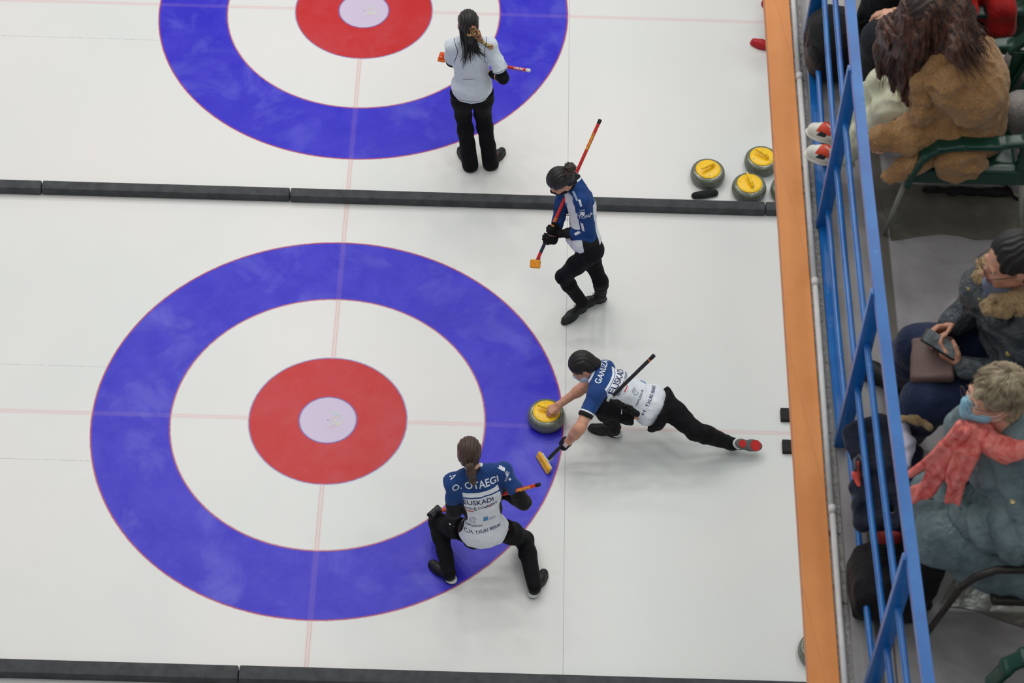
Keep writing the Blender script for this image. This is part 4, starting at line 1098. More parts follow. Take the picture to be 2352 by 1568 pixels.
sc = (x * 12 - y * 1.0 + (ORG.noise(3, 2) - .5) * .3).fr(); c = ORG.mix(((y * .8 + x * 5.5 + 2.0).fr()).band(.50, .512, .004) * .5, c, lin((176, 96, 44)))
c = ORG.mix(ORG.ramp(ORG.noise(70, 2), .70, .78) * .4, c, lin((168, 96, 50))); ORG.col(c)
mb = MB(); mb.box((2.645, -1.5, ZF - .02), (.060, 8.5, .035), bev=.004); tag(mb.build('trim_1', ORG.m), 'orange painted edge board along the front of the gallery', 'edge board', kind='structure')
mb = MB(); mb.box((2.735, -1.5, ZF - .25), (.025, 8.5, .20)); tag(mb.build('trim_2', simple('fascia_grey', (150, 150, 148), .8)), 'grey concrete face below the orange edge board', 'fascia', kind='structure')
LEDG = M('rough_concrete', .9, .2); n = LEDG.noise(46, 4, .7); n3 = LEDG.noise(9, 4, .7)
c = LEDG.mix(LEDG.ramp(n, .3, .75), lin((112, 108, 106)), lin((176, 172, 168))); c = LEDG.mix(LEDG.ramp(n3, .60, .66) * .8, c, lin((66, 60, 60))); LEDG.col(c); LEDG.bump(n, .8, .01)
mb = MB(); mb.box((2.733, -1.5, ZF - .02), (.027, 8.5, .028)); tag(mb.build('trim_3', LEDG.m), 'rough stained concrete kerb between the orange board and the railing', 'kerb', kind='structure')
WPIPE = simple('white_pipe', (206, 204, 204), .5, var=.08, bump=.15)
root = empty('service_pipe', (2.722, -9, ZF + .022), 'thin white painted pipe running along the concrete kerb beside the orange board', 'pipe')
ys = [-9, -6.7, -5.52, -4.3, -3.02, -1.8, 3]
for i in range(6):
    mb = MB(); mb.tube([(2.722, ys[i], ZF + .022), (2.724, ys[i + 1], ZF + .022)], .0125, 14); mb.build('pipe_length', WPIPE, root, True)
    mb = MB(); mb.tube([(2.724, ys[i + 1] - .02, ZF + .022), (2.724, ys[i + 1] + .02, ZF + .022)], .0155, 14); mb.build('coupling', WPIPE, root, True)
# walls of the hall below and behind, out of the picture
WALL = simple('hall_wall', (196, 198, 196), .9)
for nm, c_, h_ in (('wall_right', (8.1, 6, 5), (.1, 24, 8.6)), ('wall_back', (0, 24.1, 5), (14, .1, 8.6)), ('wall_under_gallery', (6.6, 2, 3.2), (.08, 20, 3.2))):
    mb = MB(); mb.box(c_, h_); tag(mb.build(nm, WALL), 'plain pale hall wall', 'wall', kind='structure')

BLUE = M('blue_rail_paint', .26, .6); n = BLUE.noise(5, 3); n2 = BLUE.noise(40, 3)
c = BLUE.mix(BLUE.ramp(n, .3, .7), lin((16, 92, 172)), lin((26, 114, 192))); c = BLUE.mix(BLUE.ramp(n2, .68, .72) * .5, c, lin((90, 160, 214))); BLUE.col(c); BLUE = BLUE.m
RX = 2.79
rl = empty('railing', (RX, -4, ZF), 'blue painted steel railing with flat posts and round rails along the gallery', 'railing')
def rdx(y):
    q = max(-6.4, min(-2.0, y)); b = .0065 * (q + 4.2) ** 2; s_ = .010 * (q + 4.2); return b + s_ * (y - q)
YS = [-9, -7.6, -6.39, -5.8, -5.17, -4.6, -3.95, -3.3, -2.72, -2.1, -1.5, 0, 2]
def rail_box(nm, x, z, hx, hz, y0, y1):
    mb = MB(); ys_ = [y0] + [q for q in YS if y0 < q < y1] + [y1]; V = []; F_ = []
    for q in ys_: V += [(x + rdx(q) + a_ * hx, q, z + b_ * hz) for a_, b_ in ((-1, -1), (1, -1), (1, 1), (-1, 1))]
    for i in range(len(ys_) - 1): F_ += [(4 * i + k, 4 * i + (k + 1) % 4, 4 * i + 4 + (k + 1) % 4, 4 * i + 4 + k) for k in range(4)]
    F_ += [(3, 2, 1, 0), tuple(4 * (len(ys_) - 1) + k for k in range(4))]
    mb.add(V, F_); o = mb.build(nm, BLUE, rl); auto(o); return o
rail_box('top_rail', RX + .002, 7.835, .021, .017, -9, 4)
for z in (6.925, 7.225, 7.51):
    mb = MB(); mb.tube([(RX + rdx(q), q, z) for q in YS], .0132, 16); mb.build('rail', BLUE, rl, True)
rail_box('bottom_bar', RX - .004, 6.812, .024, .008, -5.15, -2.78)
for yb in (-7.6, -6.39, -5.17, -3.95, -2.72, -1.5, -.28, .94):
    mb = MB(); top = A(RX + rdx(yb), yb - .03, 7.83); bot = A(RX - .012 + rdx(yb), yb, ZF)
    mb.box((top + bot) / 2, (.029, .016, ln(top - bot) / 2), ((1, 0, 0), np.cross(nrm(top - bot), (1, 0, 0)), top - bot), bev=.002); auto(mb.build('post', BLUE, rl))

# things lying on the floor
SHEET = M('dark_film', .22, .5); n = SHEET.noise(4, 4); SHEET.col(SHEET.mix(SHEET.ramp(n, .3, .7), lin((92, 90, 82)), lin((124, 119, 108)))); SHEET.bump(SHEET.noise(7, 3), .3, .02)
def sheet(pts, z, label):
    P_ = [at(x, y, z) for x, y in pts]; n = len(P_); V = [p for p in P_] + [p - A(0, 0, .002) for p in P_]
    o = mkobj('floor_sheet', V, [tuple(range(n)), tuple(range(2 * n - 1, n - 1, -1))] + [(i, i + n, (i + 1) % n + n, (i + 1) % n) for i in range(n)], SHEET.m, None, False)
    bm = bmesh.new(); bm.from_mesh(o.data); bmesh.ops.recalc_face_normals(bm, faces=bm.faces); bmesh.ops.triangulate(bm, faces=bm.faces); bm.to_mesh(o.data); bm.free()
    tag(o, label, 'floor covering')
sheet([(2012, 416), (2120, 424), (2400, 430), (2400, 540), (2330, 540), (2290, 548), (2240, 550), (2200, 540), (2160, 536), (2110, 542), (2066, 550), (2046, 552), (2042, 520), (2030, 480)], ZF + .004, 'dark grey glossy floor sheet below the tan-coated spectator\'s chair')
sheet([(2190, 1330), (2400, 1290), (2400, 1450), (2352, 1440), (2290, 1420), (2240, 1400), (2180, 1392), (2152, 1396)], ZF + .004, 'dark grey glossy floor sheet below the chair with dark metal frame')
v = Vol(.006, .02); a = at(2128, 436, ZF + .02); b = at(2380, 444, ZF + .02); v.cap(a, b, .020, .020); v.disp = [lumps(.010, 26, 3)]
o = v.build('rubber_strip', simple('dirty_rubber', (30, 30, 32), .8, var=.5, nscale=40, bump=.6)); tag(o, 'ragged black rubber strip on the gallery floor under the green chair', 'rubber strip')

# ------------------------------------------------------------------ green garden chair
GREEN = simple('green_plastic', (12, 62, 50), .30, .5, .12, 5)
TIN = simple('chair_leg_metal', (150, 150, 138), .4, .5, .1, metal=.2)
def make_chair(first=[None]):
    """origin on the floor at the middle, facing -X"""
    root = empty('garden_chair', (0, 0, 0))
    v = Vol(.008, .03); v.box((-.02, 0, .415), (.225, .225, .012), None, .012)
    for s_ in (-1, 1): v.box((-.02, s_ * .245, .385), (.240, .022, .045), None, .012)
    v.box((-.245, 0, .39), (.014, .225, .036), None, .010); v.build('seat', GREEN, root)
    v = Vol(.008, .03)
    for i in range(9):
        a = -1 + 2 * i / 8; x = .225 + .05 * (1 - a * a); v.cap((x - .02, a * .215, .42), (x + .085, a * .235, .80), .014, .012)
    v.cap((.24, -.235, .80), (.33, -.08, .84), .016); v.cap((.33, -.08, .84), (.33, .08, .84), .016); v.cap((.33, .08, .84), (.24, .235, .80), .016); v.build('backrest', GREEN, root)
    for s_ in (-1, 1):
        v = Vol(.007, .02)
        pts = [A(.26, s_ * .255, .74), A(.20, s_ * .290, .665), A(.08, s_ * .305, .645), A(-.08, s_ * .308, .642), A(-.17, s_ * .305, .62), A(-.225, s_ * .300, .56), A(-.262, s_ * .290, .45), A(-.270, s_ * .275, .365)]
        for i in range(7):
            a, b = pts[i], pts[i + 1]; t = nrm(b - a); wd = .034 if i < 5 else .034
            v.box((a + b) / 2, (ln(b - a) / 2 + .012, wd, .015), (t, A(0, 1, 0), np.cross(t, (0, 1, 0))), .012)
        v.build('armrest', GREEN, root)
        v = Vol(.007, .02); v.box((.225, s_ * .245, .52), (.03, .014, .15), None, .010); v.box((.225, s_ * .245, .38), (.034, .016, .04), None, .010); v.build('back_support', GREEN, root)
        for x0, x1 in ((-.262, -.32), (.235, .29)):
            mb = MB(); mb.tube([(x0, s_ * .245, .38), (x1, s_ * .265, .0)], [.013, .010], 10); mb.build('leg', TIN, root, True)
    return root
CH0 = make_chair()
def dup(root, loc, rz, label, group=None):
    r = root.copy(); C.objects.link(r); r.location = tuple(loc); r.rotation_euler = (0, 0, rz)
    for ch in [o for o in C.objects if o.parent is root]:
        c_ = ch.copy(); C.objects.link(c_); c_.parent = r
    return tag(r, label, 'chair', group)
CH0.location = (3.375, -3.72, ZF); tag(CH0, 'green plastic garden chair with coat tail spilling under its armrest', 'chair', 'green garden chairs')
dup(CH0, (3.44, -2.90, ZF), 0, 'green plastic garden chair at the top right under the red jacket', 'green garden chairs')
dup(CH0, (3.48, -5.12, ZF), 0, 'green plastic garden chair hidden under the spectator holding a phone', 'green garden chairs')
q = at(2300, 1500, ZF + .63); dup(CH0, (q[0] + .27, q[1] - .30, ZF), .06, 'green plastic garden chair in the bottom right corner of the photo', 'green garden chairs')

# dark metal framed chair of the lowest spectator
mc = empty('metal_frame_chair', (3.44, -6.0, ZF), 'chair with dark metal tube frame under the spectator in the coral scarf', 'chair')
DM = simple('dark_metal', (52, 48, 44), .35, .5, .15, metal=.4)
a = at(2232, 1322, ZF + .62); 
for s_, nm in ((0, 'armrest'), (1, 'armrest')):
    o_ = A(0, .52 * s_, 0); mb = MB(); p0 = at(2400, 1308, ZF + .66) + o_; p1 = at(2290, 1308, ZF + .66) + o_; p2 = at(2240, 1325, ZF + .62) + o_; p3 = at(2205, 1350, ZF + .56) + o_; p4 = at(2112, 1478, ZF) + o_
    mb.tube([p0, p1, p2, p3], [.016, .016, .016, .014], 12); mb.build(nm, DM, mc, True)
    mb = MB(); mb.tube([p3, p4], [.014, .012], 12); mb.build('leg', DM, mc, True)
    mb = MB(); mb.tube([p0 + A(.02, 0, 0), p0 + A(.10, 0, -.66)], [.014, .012], 12); mb.build('leg', DM, mc, True)
v = Vol(.01, .02); v.box((3.46, -5.98, ZF + .43), (.23, .24, .02), None, .015); v.build('seat', DM, mc)
v = Vol(.01, .02); v.box((3.72, -5.98, ZF + .70), (.02, .24, .16), ((1, 0, -.2), (0, 1, 0), (.2, 0, 1)), .015); v.build('backrest', DM, mc)

# ------------------------------------------------------------------ seated spectators
def teddy(name, a, b):
    m = M(name, .95, .1); n = m.noise(120, 3, .7); n2 = m.noise(12, 3)
    c = m.mix(m.ramp(n, .3, .7), lin(a), lin(b)); c = m.mix(m.ramp(n2, .3, .7) * .35, c, tuple(q * .75 for q in lin(a))); m.col(c); m.bump(n + m.noise(260, 2) * .6, .9, .006); m.inp('Sheen Weight', .3); return m.m
TED = teddy('teddy_coat', (160, 116, 70), (204, 158, 108)); FUR = teddy('fur_collar', (140, 112, 76), (188, 160, 120))
def seated(label, pel, nk, head, hf, hu, SL, SR, KL, KR, AL, AR, WL, WR, EL, ER, hs=1.0, chest=None, nm=''):
    P = Person(label, (pel[0], pel[1], ZF)); J = P.J; setup(P, A(*pel), chest, nk, head, hf, hu, SL, SR, right=A(0, 1, 0)); J['hs'] = hs
    J['KL'], J['KR'], J['AL'], J['AR'] = KL, KR, AL, AR; J['WL'], J['WR'] = WL, WR
    J['EL'] = ik(SL, WL, .285, .25, EL, bias=A(.2, 0, -1), name=nm + ' EL'); J['ER'] = ik(SR, WR, .285, .25, ER, bias=A(.2, 0, -1), name=nm + ' ER'); chk(P, nm); return P, J

# --- tan teddy coat, long brown hair, feet up on the rail
P, J = seated('person in tan fleece coat with feet on the railing, long brown hair falling forward', (3.38, -3.73, 7.32), at(2196, 104, 7.80), at(2130, 42, 7.90), (-.75, -.12, -.62), (-.5, 0, .8),
    at(2172, 172, 7.70), at(2162, 66, 7.72), at(2046, 252, 7.33), at(2030, 200, 7.34), at(1940, 352, 7.02), at(1942, 302, 7.03), at(2052, 318, 7.36), at(2120, 205, 7.50), (2186, 286), (2120, 150), chest=at(2222, 178, 7.66), nm='E')
P.skeleton_body([(J['WL'], J['WL'] - J['EL'], A(0, 0, -1), A(0, 1, 0), dict(curl=(1.2, 1.3, .9))), (J['WR'], J['WR'] - J['ER'], A(0, 0, -1), A(0, -1, 0), dict(curl=(1.2, 1.3, .9)))], SKIN2, vox=.007, fore=(.034, .026))
CREAM = cloth('cream_trousers', (214, 212, 184), .85, .5, .08, .1, 9)
P.trousers(CREAM, rs=(.100, .076, .062, .050), hip=(.15, .12, .10), vox=.009, seed=31, disp=[folds(.010, 15, (1, 1, 1), 4)])
SHW = simple('white_trainer', (222, 220, 210), .55, .4, .06, bump=.2); SHR = simple('trainer_red', (206, 66, 40), .55); SHK = simple('trainer_black', (36, 34, 38), .5)
def trainer(o, heel, d, sd, up, L):
    bv = bvh_of(o, P.root)
    def side(nm, bms, k, sgn, mt, lift=.0015):
        decal(nm, bms, bv, heel + d * L * k + up * .055 + sd * .0, d * -1 if sgn < 0 else d, nrm(up * .7 - sd * sgn * .7), 1, mt, o, lift, .012)
    for s_ in (-1, 1):
        side('side_patch', [(flat_mesh('poly', [(-.05, -.02), (.02, -.026), (.035, .0), (.0, .015), (-.03, .03)]), 1, 0, 0, 0)], .56, s_, SHR)
        side('side_mark', [(flat_mesh('poly', [(-.03, -.012), (.012, -.012), (.02, .004), (-.01, .01)]), 1, .0, -.026, 0)], .62, s_, SHK, .003)
WL_ = simple('white_laces', (236, 234, 230), .6)
P.shoe(J['AL'] + A(.0, 0, .0), at(1836, 352, 6.945), m=SHW, heel_trim=False, solem=SHW, size=.24, laces=WL_, extra=trainer)
P.shoe(J['AR'] + A(.0, 0, .0), at(1846, 302, 6.955), m=SHW, heel_trim=False, solem=SHW, size=.24, laces=WL_, extra=trainer)
v = Vol(.008, .022); P.torso(v, chest=(.205, .145, .19), belly=(.20, .145, .17), hips=(.215, .165, .12), sh=.085, neckr=.095)
v.chain([J['SL'], lerp(J['SL'], J['EL'], .5), J['EL']], [.084, .082, .084], .008); v.chain([J['EL'], lerp(J['EL'], J['WL'], .5), lerp(J['EL'], J['WL'], 1.14)], [.088, .078, .064], .02)
v.chain([J['SR'], J['ER'], lerp(J['ER'], J['WR'], 1.7)], [.085, .07, .045], .02)
v.disp = [folds(.022, 7, (1, 1, .8), 3), folds(.008, 18, (1, 1, 1), 8), lumps(.008, 16, 5), lumps(.005, 75, 2)]
coat = v.build('coat', TED, P.root, label='tan fleece coat')
v = Vol(.007, .03)   # collar
v.chain([at(2190, 110, 7.84), at(2150, 150, 7.76), at(2112, 190, 7.68), at(2098, 222, 7.60)], [.045, .045, .036, .026]); v.chain([at(2150, 150, 7.74), at(2120, 230, 7.60), at(2112, 262, 7.54)], [.04, .036, .024])
v.disp = [lumps(.006, 30, 4), lumps(.004, 80)]; v.build('coat_collar', TED, P.root)
v = Vol(.008, .03); v.chain([at(2170, 340, 7.34), at(2100, 372, 7.27), at(2040, 408, 7.18)], [.050, .044, .022]); v.chain([at(2170, 330, 7.36), at(2060, 395, 7.22)], [.05, .028]); v.disp = [folds(.014, 14, (1, 1, 1), 6), lumps(.005, 60)]; v.build('coat_front_flap', TED, P.root)
v = Vol(.008, .04); v.ell(at(2206, 366, 7.33), (.115, .055, .085)); v.ell(at(2200, 388, 7.25), (.085, .05, .06)); v.disp = [folds(.016, 12, (1, 1, 1), 9), lumps(.005, 60)]; v.build('coat_tail', TED, P.root)
hair_cap(P, H_DARK, s=1.10, extra=lambda v, e, f3: (v.cap(e(0, -.05, .0), e(0, -.11, -.08), .085, .06), v.cap(e(0, .06, .02), e(0, .10, -.06), .07, .05)), vox=.006)
R_, U_, F_ = J['hf']; H = J['head']; e = lambda x, f, u: H + (R_ * x + F_ * f + U_ * u) * 1.1
H_AUB = hairmat('hair_auburn_dark', (30, 20, 18), (98, 58, 42))
fr_g = [[e(-.07, -.02, .06), e(-.09, .06, .0), at(2112, 120, 7.80), at(2100, 180, 7.66), at(2096, 232, 7.56)],
        [e(-.04, .04, .08), e(-.06, .10, .0), at(2088, 120, 7.80), at(2076, 180, 7.66), at(2082, 238, 7.55)],
        [e(.0, .04, .08), e(-.01, .12, .0), at(2066, 100, 7.80), at(2050, 150, 7.66), at(2050, 205, 7.58)],
        [e(.04, .02, .08), e(.04, .12, .0), at(2046, 80, 7.80), at(2030, 130, 7.66), at(2022, 175, 7.60)],
        [e(.07, .0, .06), e(.08, .08, .0), at(2040, 60, 7.80), at(2026, 110, 7.68), at(2020, 150, 7.62)]]
bk_g = [[e(-.05, -.06, .07), e(-.06, -.12, .0), at(2190, 120, 7.92), at(2215, 160, 7.88), at(2236, 200, 7.86)],
        [e(.0, -.06, .08), e(.0, -.14, .0), at(2215, 95, 7.93), at(2252, 120, 7.91), at(2275, 170, 7.88)],
        [e(.05, -.06, .07), e(.06, -.13, .0), at(2225, 60, 7.93), at(2260, 80, 7.92), at(2286, 130, 7.88)]]
v = Vol(.006, .03)
for g_ in fr_g: v.chain(g_, [.030, .040, .040, .030, .012])
for g_ in bk_g: v.chain(g_[:4], [.030, .040, .030, .010])
v.chain([e(0, -.08, .03), J['neck'] + A(.0, 0, .06)], [.08, .075]); v.chain([e(.03, -.02, .06), J['neck'] + A(-.03, .06, .02)], [.08, .07]); v.chain([e(-.05, -.02, .0), J['neck'] + A(-.05, -.05, .03)], [.06, .05])
v.disp = [lambda Q: .005 * np.sin(Q[:, 0] * 210 + Q[:, 1] * 120 + 7 * vnoise(Q, 9)), lumps(.006, 30)]; v.build('hair_mass', H_AUB, P.root)
strands('long_hair', fr_g, 620, H_AUB, P.root, .0024, .018, tip=.25, wave=.010)
strands('long_hair', fr_g[1:3], 150, H_AUB, P.root, .0022, .024, tip=.25, wave=.008)
strands('long_hair', bk_g, 420, H_AUB, P.root, .0022, .022, tip=.2, wave=.014)

# --- dark padded jacket with fur collar, glasses, phone
P, J = seated('person looking left in dark padded jacket with fur collar and glasses, holding a phone', (3.47, -5.12, 7.32), at(2338, 668, 7.86), at(2322, 598, 8.04), (-.93, -.22, -.20), (-.15, -.05, .95),
    at(2356, 742, 7.77), at(2262, 668, 7.76), at(2122, 925, 7.33), at(2112, 796, 7.33), at(2085, 1000, 6.90), at(2060, 860, 6.90), at(2206, 842, 7.46), at(2180, 752, 7.46), (2300, 860), (2200, 715), nm='F')
hL = (J['WL'], nrm(at(2140, 795, 7.50) - J['WL']), A(.1, .75, .3), A(-.2, .1, 1), dict(curl=(.5, .8, .6), sc=1.0))
hR = (J['WR'], nrm(at(2128, 762, 7.50) - J['WR']), A(0, -.8, -.1), A(-.2, -.3, 1), dict(curl=(.4, .7, .5), sc=1.0))
P.skeleton_body([hL, hR], SKIN, vox=.006, fore=(.034, .026))
R_, U_, F_ = J['hf']; H = J['head']; e = lambda x, f, u: H + R_ * x + F_ * f + U_ * u
for k in (-1, 1):
    mb = MB(); mb.lathe([(.0005, .004), (.007, .003), (.0105, .0), (.0105, -.004)], e(k * .030, .083, .001), 16, up=F_); o = mb.build('eye', EYEW, P.root, True); mb = MB(); mb.lathe([(.0005, .0062), (.0045, .0055), (.0050, .003)], e(k * .030, .083, .001), 12, up=F_); mb.build('iris', EYED, o, True)
v = Vol(.003, .004); v.ell(e(0, .092, -.066), (.022, .010, .0035), (R_, F_, U_)); v.ell(e(0, .090, -.0735), (.019, .010, .0045), (R_, F_, U_)); v.build('lips', LIP, P.root)
gl = None
mb = MB()
for k in (-1, 1):
    c_ = e(k * .033, .108, -.004); ring = [c_ + R_ * .026 * math.cos(t) + U_ * .021 * math.sin(t) for t in np.linspace(0, 2 * math.pi, 25)]
    mb.tube(ring, .0016, 6, False); mb.tube([c_ + R_ * .026 * k + U_ * .005, e(k * .074, .06, .004), e(k * .080, -.01, -.004)], .0015, 6)
mb.tube([e(-.008, .110, -.001), e(0, .113, .002), e(.008, .110, -.001)], .0015, 6); mb.build('glasses', simple('glasses_frame', (52, 42, 38), .3, metal=.4), P.root, True)
hair_cap(P, H_BLACK, s=1.04, extra=lambda v, e_, f3: (v.cap(e_(0, -.05, -.02), e_(0, -.07, -.10), .07, .06), v.hole(e_(0, .105, .035), (.075, .060, .070), (f3[0], f3[2], f3[1]), .01)))
NAVYT = cloth('navy_trousers', (34, 43, 72), .8, .5, .2, .1, 9)
P.trousers(NAVYT, rs=(.118, .092, .076, .060), hip=(.18, .14, .10), vox=.009, seed=41)
for k, tp in (('L', (2040, 1010)), ('R', (2010, 868))): P.shoe(J['A' + k] + A(0, 0, 0), at(tp[0], tp[1], ZF), heel_trim=False, size=.27)
PUF = M('dark_padded_cloth', .38, .45); n = PUF.noise(10, 3); PUF.col(PUF.mix(PUF.ramp(n, .3, .7), lin((50, 55, 58)), lin((82, 88, 92)))); PUF.bump(PUF.noise(10, 3, .5, 2) + PUF.noise(42, 2, .5, 1) * .4, .7, .03); PUF = PUF.m
v = Vol(.009, .05); P.torso(v, chest=(.195, .145, .18), belly=(.195, .155, .15), hips=(.20, .17, .12), sh=.085, neckr=.085)
for k in 'LR': v.chain([J['S' + k], lerp(J['S' + k], J['E' + k], .5), J['E' + k]], [.088, .090, .080], .02); v.chain([J['E' + k], lerp(J['E' + k], J['W' + k], .88)], [.080, .052], .02)
v.disp = [folds(.010, 10, (1, 1, 1.2), 13), lumps(.008, 18, 7), lambda Q: .006 * np.sin(Q[:, 2] * 62) ]
jk = v.build('padded_jacket', PUF, P.root)
v = Vol(.006, .03); R2 = nrm(J['SR'] - J['SL']); 
for x_, y_, r_ in ((2276, 706, .040), (2300, 700, .050), (2330, 696, .055), (2362, 690, .055), (2395, 675, .055), (2410, 640, .05), (2250, 640, .030), (2262, 612, .034), (2290, 590, .036)):
    v.ell(at(x_, y_, 7.90 if y_ > 650 else 7.84), (r_, r_, r_ * .8))
v.disp = [lumps(.012, 38, 3), lumps(.008, 90, 4)]; v.build('fur_collar', FUR, P.root)
v = Vol(.006, .02); c_ = J['neck'] - A(.07, .02, .03); v.cap(c_ + A(0, -.09, -.01), c_ + A(-.03, .0, .0), .035); v.cap(c_ + A(-.03, 0, 0), c_ + A(0, .09, .0), .035); v.build('jacket_collar', PUF, P.root)
v = Vol(.005, .015); mask_sdf(v, H, R_, U_, F_, .96, drop=.082); v.build('face_mask', simple('blue_grey_mask', (118, 128, 150), .8), P.root, label='blue-grey mask pulled down under the chin')
bvj = bvh_of(jk, P.root)
for (x_, y_, r_) in ((2316, 812, .011), (2224, 664, .006), (2249, 687, .006)):
    q = pick(bvj, x_, y_)
    if q is not None: mb = MB(); nn = nrm(CAM - q); mb.lathe([(.0005, -.004), (r_, -.004), (r_, .003), (r_ * .7, .005), (.0005, .004)], q, 20, up=nn); auto(mb.build('snap_button', simple('brass', (176, 156, 96), .3, metal=.7), jk))
# phone held in both hands
pc = at(2160, 790, 7.52); ph = empty('phone', pc, 'black smartphone held in both hands by the bespectacled spectator', 'phone'); px_ = nrm(at(2204, 812, 7.50) - at(2124, 762, 7.54)); pz_ = nrm(A(.45, -.25, .85)); pz_ = nrm(pz_ - px_ * np.dot(pz_, px_)); py_ = np.cross(pz_, px_)
mb = MB(); mb.box(pc, (.078, .037, .005), (px_, py_, pz_), bev=.004); auto(mb.build('phone_body', simple('phone_black', (18, 18, 20), .25), ph))
SCR = M('phone_screen', .12, .5); n = SCR.noise(30, 2); c = SCR.mix(SCR.ramp(n, .35, .6), lin((40, 46, 54)), lin((96, 104, 110))); SCR.col(c); SCR.b.inputs['Emission Color'].default_value = (.3, .32, .3, 1); SCR.inp('Emission Strength', .12)
mb = MB(); mb.box(pc + pz_ * .0056, (.070, .033, .0006), (px_, py_, pz_)); mb.build('screen', SCR.m, ph)
# brown bag on the lap
bgc = at(2142, 826, 7.44); v = Vol(.006, .02); d_ = nrm(A(.15, 1, 0)); v.box(bgc, (.085, .105, .020), ((1, -.1, .25), (.1, 1, 0), (-.25, 0, 1)), .014); v.disp = [folds(.003, 14)]
o = v.build('handbag', simple('brown_leather', (104, 82, 78), .6, var=.1, bump=.2)); tag(o, 'flat brown leather bag lying on the lap under the phone', 'bag')

# --- grey-green coat, coral scarf, blue surgical mask
P, J = seated('person in grey-green padded coat with coral scarf and light blue mask', (3.46, -5.98, 7.32), at(2322, 1000, 7.84), at(2284, 906, 8.02), (-.97, -.24, .0), (-.02, -.10, 1),
    at(2362, 1052, 7.74), at(2240, 985, 7.74), at(2150, 1240, 7.34), at(2140, 1150, 7.34), at(2120, 1350, 6.90), at(2110, 1250, 6.90), at(2210, 1190, 7.42), at(2180, 1100, 7.44), (2330, 1215), (2205, 1050), nm='G')
P.skeleton_body([(J['WL'], A(-.6, .6, -.2), A(0, 0, -1), A(0, 1, 0), dict(curl=(.4, .5, .4))), (J['WR'], A(-.8, -.3, -.2), A(0, 0, -1), A(0, -1, 0), dict(curl=(.4, .5, .4)))], SKIN2, vox=.006, fore=(.034, .026))
R_, U_, F_ = J['hf']; H = J['head']; e = lambda x, f, u: H + R_ * x + F_ * f + U_ * u
for k in (-1, 1):
    mb = MB(); mb.lathe([(.0005, .004), (.007, .003), (.0105, .0), (.0105, -.004)], e(k * .030, .083, .001), 16, up=F_); o = mb.build('eye', EYEW, P.root, True); mb = MB(); mb.lathe([(.0005, .0062), (.0045, .0055), (.0050, .003)], e(k * .030, .083, .001), 12, up=F_); mb.build('iris', EYED, o, True)
P.trousers(BLACKFAB, rs=(.09, .072, .062, .056), hip=(.15, .12, .10), vox=.009, seed=51)
for k, tp in (('L', (2040, 1330)), ('R', (2040, 1240))): P.shoe(J['A' + k], at(tp[0], tp[1], ZF), heel_trim=False, size=.26)
GC = M('grey_green_padded', .48, .4); n = GC.noise(9, 3); GC.col(GC.mix(GC.ramp(n, .3, .7), lin((82, 102, 106)), lin((120, 138, 142)))); GC.bump(GC.noise(9, 3, .5, 2) + GC.noise(40, 2) * .2, .6, .03); GC = GC.m
v = Vol(.009, .05); P.torso(v, chest=(.20, .155, .19), belly=(.21, .18, .17), hips=(.22, .20, .13), sh=.092, neckr=.09)
v.chain([J['SL'], lerp(J['SL'], J['EL'], .5), J['EL']], [.098, .100, .094], .02); v.chain([J['EL'], lerp(J['EL'], J['WL'], .5), J['WL']], [.094, .080, .060], .02)
v.chain([J['SR'], J['ER'], lerp(J['ER'], J['WR'], .9)], [.09, .08, .06], .02)
v.disp = [folds(.012, 9, (1, 1, 1), 17), lumps(.008, 16, 7), lambda Q: .026 * (.6 - np.abs(np.sin((Q[:, 0] * .75 + Q[:, 2] * .8 - Q[:, 1] * .3) * 27 + 2.5 * vnoise(Q, 5))))]
ct = v.build('padded_coat', GC, P.root)
v = Vol(.009, .04)   # coat skirt over the thighs
v.chain([J['HL'] + A(-.05, -.03, .02), lerp(J['HL'], J['KL'], .6) + A(0, 0, .02), J['KL'] + A(.01, .0, -.01)], [.150, .125, .098]); v.chain([J['HR'] + A(-.05, 0, .02), lerp(J['HR'], J['KR'], .95)], [.13, .118])
v.cap(lerp(J['HL'], J['KL'], .1) + A(0, -.08, -.06), lerp(J['HL'], J['KL'], .75) + A(0, -.05, -.08), .07, .05)
v.disp = [folds(.012, 9, (1, 1, 1), 19), lumps(.007, 18, 2)]; v.build('coat_skirt', GC, P.root)
mb = MB(); z0 = [at(2081, 1150, 7.45), at(2100, 1146, 7.46), at(2122, 1143, 7.46), at(2144, 1146, 7.45)]; mb.tube(z0, .004, 8); mb.build('zip', simple('brass_zip', (150, 140, 100), .3, metal=.6), ct, True)
bvj = bvh_of(ct, P.root)
q = pick(bvj, 2326, 1152)
if q is not None: mb = MB(); mb.lathe([(.0005, -.004), (.010, -.004), (.010, .003), (.007, .006), (.0005, .005)], q, 20, up=nrm(CAM - q)); auto(mb.build('snap_button', simple('brass_pale', (206, 190, 140), .3, metal=.7), ct))
COR = M('coral_scarf', .85, .2); n = COR.noise(14, 3, .5, 2); n4 = COR.noise(90, 2); c = COR.mix(COR.ramp(n, .35, .65), lin((222, 100, 94)), lin((246, 146, 136))); c = COR.mix(COR.ramp(n4, .62, .8) * .4, c, lin((244, 190, 180))); COR.col(c); COR.bump(COR.noise(12, 3, .5, 1.2, stretch=(1.6, 1.6, .5)) + COR.noise(180) * .1, .8, .010)
v = Vol(.006, .02)
for a_ in np.linspace(-2.4, 2.4, 11):
    c_ = J['neck'] + A(-.035, 0, .035) + A(-math.cos(a_) * .095, math.sin(a_) * .095, .012 * math.cos(a_)); v.ell(c_, (.045, .045, .042))
v.disp = [folds(.008, 12, (1, 1, 2.2), 3), lumps(.003, 50)]; sc_ = v.build('scarf', COR.m, P.root)
